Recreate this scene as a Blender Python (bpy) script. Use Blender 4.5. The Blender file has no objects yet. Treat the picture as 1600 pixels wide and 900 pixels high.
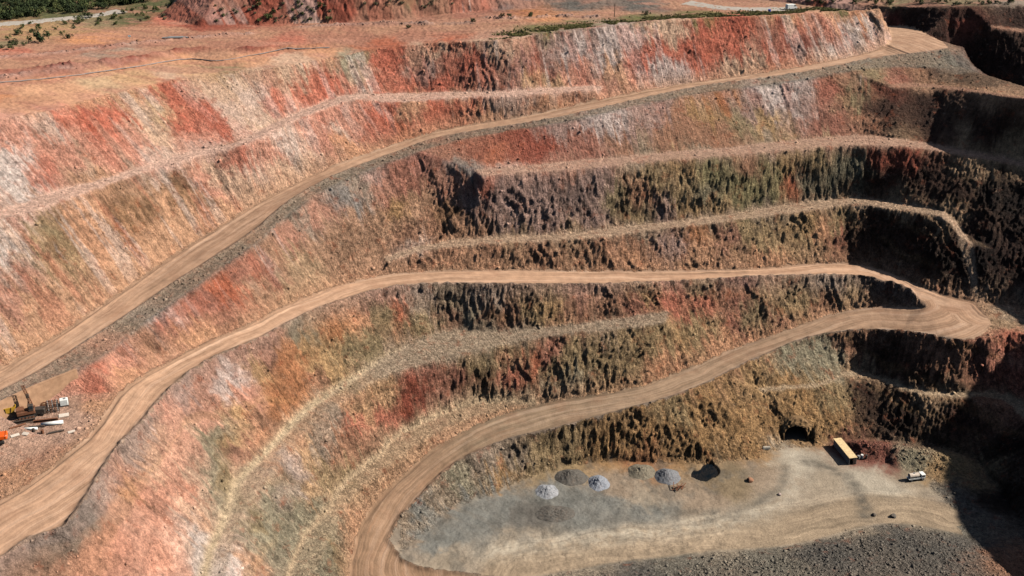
import bpy, math, random
import numpy as np
from mathutils import Vector, Matrix
from mathutils.geometry import delaunay_2d_cdt
random.seed(7)
R = math.radians
scene = bpy.context.scene
COL = scene.collection

SURVEY = {
 'rim': [(-174.22,297.17,118),(-155.04,323.1,116),(-144.77,339.8,114.28),(-138.53,358.3,113),(-127.69,374.92,112.35),(-110.5,394.54,111.5),(-100.58,402.07,111.3),(-95.18,404.44,111.19),(-84.75,412.29,110.99),(-69.85,426.05,110.7),(-64.33,431.26,110.5),(-56.16,437.22,111.18),(-38.5,440.46,112.5),(-25.58,439.41,113.5),(0.0,437.24,115.5),(12.91,445.17,116.1),(32.62,450.78,117),(56.16,458.69,118),(80.44,464.84,118.09),(108.28,469.73,118.2),(132.16,478.36,117.87),(150.5,484.63,117.63),(160.74,488.95,117.5)],
 'pipe': [(-194.72,337.65,119),(-170.41,360.08,117.3),(-156.47,371.72,116.09),(-138.29,391.86,114.5),(-121.0,412.87,112.8),(-111.45,410.37,112.66),(-98.73,421.83,112.43),(-87.96,430.28,112.24),(-72.48,435.82,112)],
 'scarp': [(-199.2,347.33,121),(-173.8,368.9,119),(-157.22,382.24,117.75),(-139.99,398.15,116.5),(-128.73,415.74,115.3),(-122.98,421.39,115),(-99.42,425.82,114),(-76.41,437.05,113)],
 'bench_e_in': [(-164.56,269.22,98.5),(-145.83,292.58,97.3),(-139.86,312.09,95.97),(-129.02,329.04,94.5),(-117.17,349.14,93.73),(-109.65,360.79,93.3),(-97.2,366.22,94.32),(-91.09,377.56,95),(-82.65,394.0,96.1),(-72.92,407.63,97.16),(-64.49,417.44,98),(-56.16,420.17,97.52),(-37.86,424.95,96.5),(0.0,425.06,97.5),(15.8,429.96,97.5),(36.44,433.45,97.5)],
 'bench_e_out': [(-162.39,264.74,98),(-144.1,288.36,97),(-137.65,299.93,95.87),(-127.56,324.45,94),(-115.83,344.34,93.35),(-104.08,360.21,92.8),(-93.92,364.34,94.0),(-85.64,378.9,95.3),(-73.74,397.47,96.57),(-61.2,411.12,97.7),(-43.12,413.48,96.3),(-18.67,418.5,96.7),(0.0,419.75,97),(15.09,423.7,97.09),(33.01,428.15,97.2)],
 'a_in': [(-150.91,231.2,67.5),(-143.5,242.44,67.8),(-135.48,254.43,68),(-130.64,263.76,68.36),(-125.82,274.46,68.73),(-121.42,287.98,69.12),(-116.53,302.22,69.5),(-107.92,324.29,70.8),(-97.01,344.38,73.2),(-88.93,358.06,75.17),(-77.55,372.64,77.5),(-64.62,384.59,80.7),(-51.13,395.12,82.7),(-43.24,401.06,83.82),(-30.82,408.75,85.5),(-15.68,413.98,87),(0.0,417.28,88.6),(18.92,422.28,91.04),(38.32,429.36,93.5),(58.48,438.47,95.01),(82.05,445.1,96.75),(106.24,450.91,98.5),(127.78,458.16,100.24),(150.95,469.29,102),(162.33,476.99,103.3)],
 'a_out': [(-143.35,216.14,67.2),(-137.65,229.72,67.5),(-130.05,241.48,67.8),(-126.39,247.47,68.1),(-122.42,253.69,68.41),(-117.84,264.71,68.84),(-112.82,276.17,69.27),(-107.61,288.92,69.7),(-102.59,301.45,70.5),(-95.14,314.9,72),(-84.15,335.17,74.6),(-76.99,354.47,76.99),(-65.75,371.48,79.6),(-52.71,383.65,81.51),(-41.76,392.63,83),(-36.14,397.38,83.98),(-19.48,403.48,86.6),(0.0,406.89,88.6),(18.44,410.12,90.94),(37.35,416.98,93.3),(57.17,427.39,94.81),(77.56,436.49,96.32),(104.41,442.12,98.3),(125.08,447.36,100.18),(139.7,453.18,101.44),(158.52,461.42,103),(173.54,463.95,103.91),(185.34,466.91,104.6)],
 'a_berm': [(-141.27,211.95,67),(-135.82,225.68,67.3),(-128.37,237.41,67.6),(-122.06,246.01,67.8),(-115.12,253.39,68),(-111.48,258.7,68.36),(-107.15,272.37,69),(-100.72,287.87,70),(-92.87,305.56,71.4),(-82.54,327.3,74),(-75.41,345.57,76.2),(-64.72,364.42,79),(-51.93,377.01,81.31),(-35.55,389.92,84),(-19.3,399.07,86.2),(0.0,403.19,88.2),(18.29,406.13,90.59),(36.94,411.74,93),(56.57,422.17,94.42),(76.62,430.36,95.84),(102.9,434.69,97.7),(123.57,440.99,99.38),(138.14,447.13,100.5),(156.5,453.72,100.5),(173.1,453.17,100.5),(187.5,455.63,99.5)],
 'a_loop': [(167.12,483.86,104.3),(171.1,499.18,105),(174.54,513.21,105.3),(178.61,510.3,105.6),(183.41,502.53,105.6),(186.0,490.54,105.4),(187.62,478.11,105),(186.36,468.29,104.7)],
 'nose': [(164.1,481.84,105.3),(161.7,481.72,112),(160.49,487.09,117.3)],
 'rim_r': [(175.67,516.61,113),(184.18,508.91,114.3),(193.83,503.6,115.3),(201.01,499.87,116),(214.89,498.94,116.6),(229.19,499.06,117),(264,490,117),(298,458,118),(314,400,118),(318,330,118),(315,240,118),(292,160,118)],
 'bench_m_out': [(211.36,488.78,109.3),(225.21,485.4,107.9),(252,478,108),(280,442,109),(296,390,110),(301,335,110),(300,280,110),(290,200,110)],
 'bench_m_in': [(212.08,490.75,109.6),(226.53,488.66,108.2),(254,481,108.3),(283,444,109.3),(300,391,110.3),(305,335,110.3),(304,280,110.3),(294,200,110.3)],
 'bench_k_out': [(156.27,439.52,95),(167.03,440.53,95),(178.66,430.31,96.5),(194.33,408.18,99),(226,398,99),(249,378,97),(257,350,94),(256,300,94),(250,205,94)],
 'bench_k_in': [(153.38,440.4,95.3),(161.3,445.54,95.3),(170.78,443.98,95.3),(179.81,433.52,96.7),(195.34,410.65,99.2),(229,402,99),(253,381,97),(262,351,94.2),(261,300,94.2),(255,205,94.2)],
 'hollow': [(196,489,92),(203,486,82),(216,476,80),(234,464,80),(256,440,81),(274,396,82),(282,345,84),(283,290,86),(276,203,88)],
 'fill_end': [(184.98,464.35,104.5),(194.57,474.41,103.6),(190.85,462.21,102)],
 'bench_g_in': [(-13.54,381.31,79.6),(0.0,384.67,79.56),(23.95,392.64,79.5),(42.34,397.21,79.5),(61.31,403.45,79.5),(80.38,407.44,79.5),(100.31,413.96,79.5),(127.61,422.38,79.5),(141.12,424.96,79.5),(152.46,420.25,79.5),(164.0,416.49,78.7),(179.9,408.03,77.5),(196.5,402.35,75.5),(217,388,75),(236,362,75),(240,330,75),(239,290,75),(234,200,75)],
 'bench_g_out': [(-10.39,376.09,79.2),(0.0,379.06,79.15),(29.51,385.96,79),(47.99,393.22,79.05),(72.66,397.57,79.13),(98.48,405.17,79.2),(118.16,409.99,79.2),(137.52,412.44,79.2),(149.77,411.62,79.2),(162.11,410.85,78.41),(178.19,403.43,77.2),(195.32,399.42,75.2),(214,384,74.7),(231,359,74.7),(235,329,74.7),(234,290,74.7),(229,200,74.7)],
 'bench_h_in': [(-45.23,354.32,56.2),(-34.22,360.94,57.8),(-20.35,366.99,58.01),(0.0,369.93,58.3),(23.6,375.74,57.44),(42.01,383.07,56.8),(60.54,387.28,57.2),(79.59,392.59,57.6),(99.51,400.13,58),(119.5,405.73,58.56),(133.89,407.87,58.97),(144.39,405.17,59.3),(151.84,399.5,59.3),(160.08,396.02,59.3),(165.01,392.59,59.3),(168.22,389.83,57.5),(170.39,386.16,54),(173.01,377.68,51),(180.54,375.16,50),(189.02,372.75,50),(217,362,49),(226,333,49),(227,300,52),(221,200,52)],
 'bench_h_out': [(-43.03,352.42,55.8),(-33.98,357.81,57.4),(-22.85,361.49,57.57),(0.0,365.74,57.9),(29.26,371.8,57.03),(47.56,378.7,56.5),(72.28,384.91,57.1),(97.82,391.99,57.7),(117.41,397.25,58.3),(130.97,401.78,58.71),(139.51,399.59,59),(147.65,395.52,58.97),(158.37,390.87,58.92),(162.92,387.9,58.9),(165.4,384.51,57),(166.73,382.36,54.5)],
 'b_in': [(-124.23,179.61,64.2),(-120.12,190.36,64),(-114.22,202.01,63.5),(-110.3,209.95,63.09),(-108.46,217.38,62.8),(-105.71,225.54,62.46),(-104.49,233.13,62.22),(-104.25,252.84,61.7),(-101.29,263.91,60.7),(-95.89,275.64,59.5),(-86.42,292.82,58.2),(-78.98,302.74,57.5),(-75.73,310.92,56.77),(-63.74,329.92,54.75),(-60.3,335.1,54.21),(-49.77,345.49,52.8),(-39.29,351.32,51.88),(-22.78,356.87,50.5),(0.0,361.46,48.7),(29.32,367.48,45.5),(47.38,371.12,44),(71.85,375.29,42.4),(97.15,380.95,40.8),(117.38,388.33,39.42),(130.43,390.42,38.5),(138.82,389.15,37.97),(144.86,384.45,37.5),(149.52,379.59,36.88),(153.13,374.17,36.32),(155.57,372.01,36),(163.32,368.41,34.8),(170.16,365.35,33.9)],
 'loop_out': [(171.17,363.59,33.7),(171.95,356.97,33.3),(171.26,349.64,32.6),(167.89,344.83,32),(162.69,341.69,31.6)],
 'b_out': [(-107.11,167.65,63.8),(-105.52,181.33,63.3),(-104.53,186.91,63.16),(-96.45,192.28,62.87),(-95.9,195.28,62.8),(-95.57,203.35,62.53),(-95.83,212.42,62.26),(-95.82,221.26,62),(-95.04,233.09,61.3),(-93.67,238.9,60.85),(-93.06,250.5,60.15),(-89.37,268.0,59),(-83.53,280.59,58.07),(-76.27,289.78,57.2),(-69.45,303.84,55.84),(-61.77,317.37,54.51),(-52.98,328.14,53.24),(-43.46,337.8,52),(-27.65,344.53,50.68),(0.0,348.72,48.5),(28.49,354.79,45.56),(46.21,359.97,43.8),(64.24,364.24,42.6),(95.46,372.88,40.6),(117.47,377.04,39.11),(130.78,378.46,38.2),(139.04,377.34,37.38),(145.5,372.99,36.6),(148.35,371.81,35.83),(150.25,368.54,35),(150.59,366.23,34)],
 'loop_in': [(152.26,363.88,33.3),(152.43,362.75,32.8)],
 'c_in': [(-41.55,230.11,0.5),(-44.73,241.2,0.8),(-47.15,251.43,1.3),(-47.36,260.6,2.7),(-46.39,268.42,4.13),(-44.97,274.74,5.3),(-41.81,281.84,6.09),(-37.18,290.05,7.05),(-32.99,296.06,7.8),(-26.33,305.21,9.1),(-18.8,311.46,10.3),(-10.85,318.07,11.17),(0.0,323.34,12.25),(11.07,327.52,13.3),(27.74,329.34,15.3),(44.57,332.05,17.3),(56.42,338.02,18.51),(68.74,345.12,19.74),(81.72,353.93,21),(94.31,359.13,22.76),(107.3,364.99,24.54),(120.41,370.3,26.3),(130.48,372.53,27.76),(138.57,371.9,29),(146.12,368.35,30.47),(151.0,364.87,31.5)],
 'c_out': [(0.0,250.65,0.1),(-14.86,253.88,0.2),(-26.13,255.63,0.4),(-31.99,258.75,0.9),(-35.54,262.64,1.55),(-37.06,266.58,2),(-36.52,271.23,2.94),(-34.34,275.52,4),(-31.63,278.65,4.8),(-28.01,283.71,5.95),(-23.99,290.39,7.3),(-18.18,297.3,8.68),(-10.45,302.41,10.2),(0.0,307.54,11.57),(13.17,310.45,13.2),(26.76,314.45,14.94),(43.23,319.27,17),(60.3,326.0,18.79),(72.45,333.52,20.04),(82.04,340.96,21),(91.59,346.06,22.35),(104.6,353.45,24.15),(117.82,355.95,26),(130.53,354.75,27.66),(143.21,349.67,29.5),(149.82,344.69,30.29),(157.84,340.53,31.2)],
 'apron_edge': [(166.43,339.96,32),(174.53,343.67,32.6),(181.42,346.84,33),(190,326,32.5),(190,290,32),(183,205,31)],
 'apron_back': [(173.39,364.59,34),(182.27,363.18,33.9),(186.0,358.06,33.8),(198,338,33.5),(200,300,33),(193,210,32)],
 'bench_i_in': [(-76.83,182.42,34),(-74.53,199.7,33),(-74.97,214.08,32.3),(-75.97,220.01,32.41),(-76.03,226.17,32.53),(-75.24,233.89,32.67),(-75.62,244.28,32.85),(-75.44,253.57,33),(-72.56,261.05,33.22),(-65.97,279.83,33.73),(-61.97,290.39,34),(-53.03,304.08,34.0),(-47.13,314.49,34.0),(-37.88,327.75,34),(-30.45,335.67,34.0),(-22.37,341.44,34.0),(-11.2,342.18,34),(0.0,342.18,34.25),(16.85,343.66,34.62),(34.01,347.66,35),(48.52,351.85,35.2),(56.34,353.97,35.3)],
 'bench_i_out': [(-73.05,183.45,33),(-69.71,200.82,32),(-70.03,215.29,31.3),(-71.22,227.48,31.5),(-71.15,240.7,31.71),(-70.15,250.65,31.86),(-68.41,259.67,32),(-66.54,269.02,32.26),(-62.49,275.77,32.52),(-55.23,290.91,33),(-43.57,310.23,32.83),(-33.86,318.07,32.72),(-21.53,324.91,32.6),(-10.88,329.53,32.8),(0.0,335.68,33),(11.11,338.25,33.4),(27.99,341.93,34),(45.02,344.36,34.52),(54.38,347.3,34.8)],
 'bench_d_in': [(-60.12,213.08,16),(-60.32,226.59,15.6),(-60.17,234.69,15.2),(-60.0,240.26,14.97),(-59.28,248.99,14.62),(-57.51,256.65,14.29),(-54.18,264.73,13.91),(-52.4,275.83,13.5),(-47.94,286.57,13.56),(-41.82,294.67,13.62),(-40.54,302.03,13.65),(-35.49,308.49,13.7),(-25.87,316.9,14.17),(-16.43,323.66,14.6),(-8.83,326.63,14.6),(0.0,326.42,14.6),(7.73,326.66,14.2)],
 'bench_d_out': [(-53.31,214.73,14.5),(-53.21,228.46,14),(-53.42,236.73,13.5),(-53.33,248.14,13.06),(-52.2,257.23,12.72),(-50.06,266.84,12.34),(-48.09,276.28,12),(-43.17,284.34,12.0),(-37.32,293.83,12.0),(-31.38,303.82,12),(-23.49,312.23,12.32),(-13.06,320.11,12.7),(-1.1,324.38,13.4),(5.73,325.83,13.8)],
 'bench_j_in': [(85.73,335.98,14.5),(99.74,337.99,14.37),(108.06,339.47,14.3),(114.61,342.74,14.26),(120.62,347.92,14.23),(126.78,349.16,14.2),(131.7,346.16,14.17),(136.62,339.78,14.13),(143.49,335.14,14.08),(157.01,333.28,14),(168.66,334.39,14.0),(171.99,333.72,14),(179,322,14),(179,306,14),(175,280,14),(167,200,14)],
 'bench_j_out': [(87.75,334.61,14),(107.66,337.73,14),(114.2,341.03,13.93),(120.67,346.23,13.86),(126.36,347.51,13.8),(131.27,344.53,13.77),(136.11,337.98,13.73),(142.96,333.39,13.68),(156.19,330.9,13.6),(167.61,331.55,13.6),(170.39,329.6,13.6),(173,317,13.6),(173,306,13.6),(169,280,13.6),(161,200,13.6)],
 'toe': [(-32.83,263.62,0.3),(-30.98,268.79,0.28),(-24.66,275.73,0.23),(-20.18,284.25,0.19),(-12.9,289.72,0.14),(-5.16,293.24,0.09),(0.0,298.23,0.06),(10.65,305.24,0),(21.53,309.74,0.0),(30.26,311.26,0.0),(48.58,310.88,0.0),(59.26,310.12,0.0),(70.24,311.26,0.0),(81.34,312.79,0.0),(88.93,317.85,0.0),(94.3,320.23,0),(103.9,320.63,0.0),(113.61,323.84,0),(122.87,325.06,0),(133.65,323.84,0.0),(147.83,319.83,0.0),(157,312,0),(158,300,0),(158,270,0),(150,200,0)],
 'mound': [(118.03,320.05,2.2),(120.74,317.81,3.4),(129.86,313.74,4),(139.48,310.34,4.2),(146.96,308.18,3.6),(147.61,302.56,2.6),(145.81,294.99,1.6)],
 'mound_toe': [(117.26,317.94,0.2),(117.24,313.26,0.2),(118.96,310.2,0.2),(126.3,310.96,0.2),(127.7,307.18,0.2),(135.77,303.84,0.2),(136.79,296.97,0.2),(137.56,288.61,0.2),(140.95,283.37,0.1)],
 'near_toe': [(5.54,251.6,0),(18.62,254.69,0),(32.94,258.41,0),(47.36,260.74,0),(62.07,263.7,0),(76.59,264.6,0),(91.93,268.53,0),(102.81,272.87,0),(110.55,275.9,0.1),(122.44,276.09,0.2),(136.38,271.05,0.2)],
 'near_crest': [(10.26,227.36,3),(28.43,239.96,3),(54.27,246.57,4.2),(73.13,250.35,4.5),(93.02,256.47,4.6),(113.33,261.67,4.2),(129.03,263.03,3.6),(137.81,260.73,2.6)],
 'near_mid': [(-38,214,8),(0,208,9),(60,212,11),(110,222,11),(140,232,8)],
 'near_rim': [(-120,60,122),(0,40,120),(120,50,118),(220,90,118)],
 'pad_back': [(-128.92,236.53,62.9),(-121.17,245.58,62.7),(-113.49,250.98,62.5)],
 'pad_front': [(-128.3,207.65,63.3),(-119.57,214.45,63),(-114.25,219.79,62.8),(-110.51,230.18,62.6),(-109.64,240.09,62.4)],
 'plain_far': [(-420,620,121),(-200,640,119),(0,640,118),(200,600,116),(420,580,117)],
 'plain_left': [(-420,400,121),(-420,150,121),(-200,60,122)],
 'plain_right': [(420,400,118),(420,150,118)],
 'dump_toe': [(-160,540,118),(-155,520,117.5),(-153.22,495.4,116),(-153.52,476.95,115.7),(-152.49,458.05,115.5),(-133.47,461.11,115),(-108.07,467.13,114.7),(-81.75,471.42,114.5),(-55.0,476.36,115),(-22.53,489.24,115.5),(8.57,496.88,116),(42.26,489.83,116.5),(67.44,488.66,117),(78.31,495.95,117.3),(90,530,117.5)],
 'dump_crest': [(-135,540,136),(-134,516,136),(-122,492,136),(-80,485,137),(-40,490,135),(-10,512,130),(20,526,125),(60,538,121)],
}
PAL = {'wt': (226, 206, 193), 'wt2': (216, 184, 163), 'wtm': (206, 184, 173), 'cream': (216, 179, 150), 'cream2': (214, 179, 140), 'pk': (218, 153, 128), 'pkr': (210, 124, 99), 'pkm': (190, 137, 114), 'pko': (216, 157, 119), 'pkw': (224, 181, 161), 'rd': (198, 108, 85), 'rdp': (198, 120, 97), 'rdm': (170, 113, 94), 'rdo': (188, 106, 77), 'rdd': (156, 82, 64), 'dr': (136, 73, 60), 'drm': (140, 85, 72), 'orr': (190, 127, 87), 'ord': (166, 113, 78), 'tan': (214, 162, 126), 'tanp': (206, 152, 118), 'tanl': (218, 168, 132), 'tanb': (186, 153, 120), 'ochp': (206, 141, 101), 'ochy': (208, 165, 124), 'och': (186, 149, 106), 'ochd': (176, 137, 94), 'olt': (176, 148, 111), 'olv': (150, 132, 99), 'ol': (152, 140, 101), 'olb': (168, 142, 105), 'olg': (158, 148, 123), 'gol': (128, 122, 100), 'brn': (150, 113, 82), 'brt': (182, 141, 112), 'brr': (174, 127, 100), 'brd': (68, 48, 40), 'blk': (38, 29, 26), 'mv': (176, 144, 131), 'mvd': (140, 116, 107), 'mvr': (176, 121, 104), 'gy': (146, 138, 130), 'gyt': (168, 148, 129), 'gyb': (170, 148, 125), 'gyb2': (138, 136, 128), 'gym': (178, 152, 137), 'gyd': (112, 106, 98), 'gyd2': (136, 128, 114), 'flr': (180, 162, 139), 'flrl': (196, 182, 161), 'road': (214, 170, 137), 'ro': (218, 152, 107), 'grn': (96, 98, 63), 'grn2': (112, 114, 65), 'ol2': (146, 126, 99), 'plr': (192, 143, 114), 'plp': (176, 123, 100), 'sal': (224, 165, 138), 'sal2': (214, 151, 124), 'salt': (216, 171, 140), 'dkb': (124, 89, 67)}  # brd, blk carry painted shade on right-hand walls; brd also tints dark streaks
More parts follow.
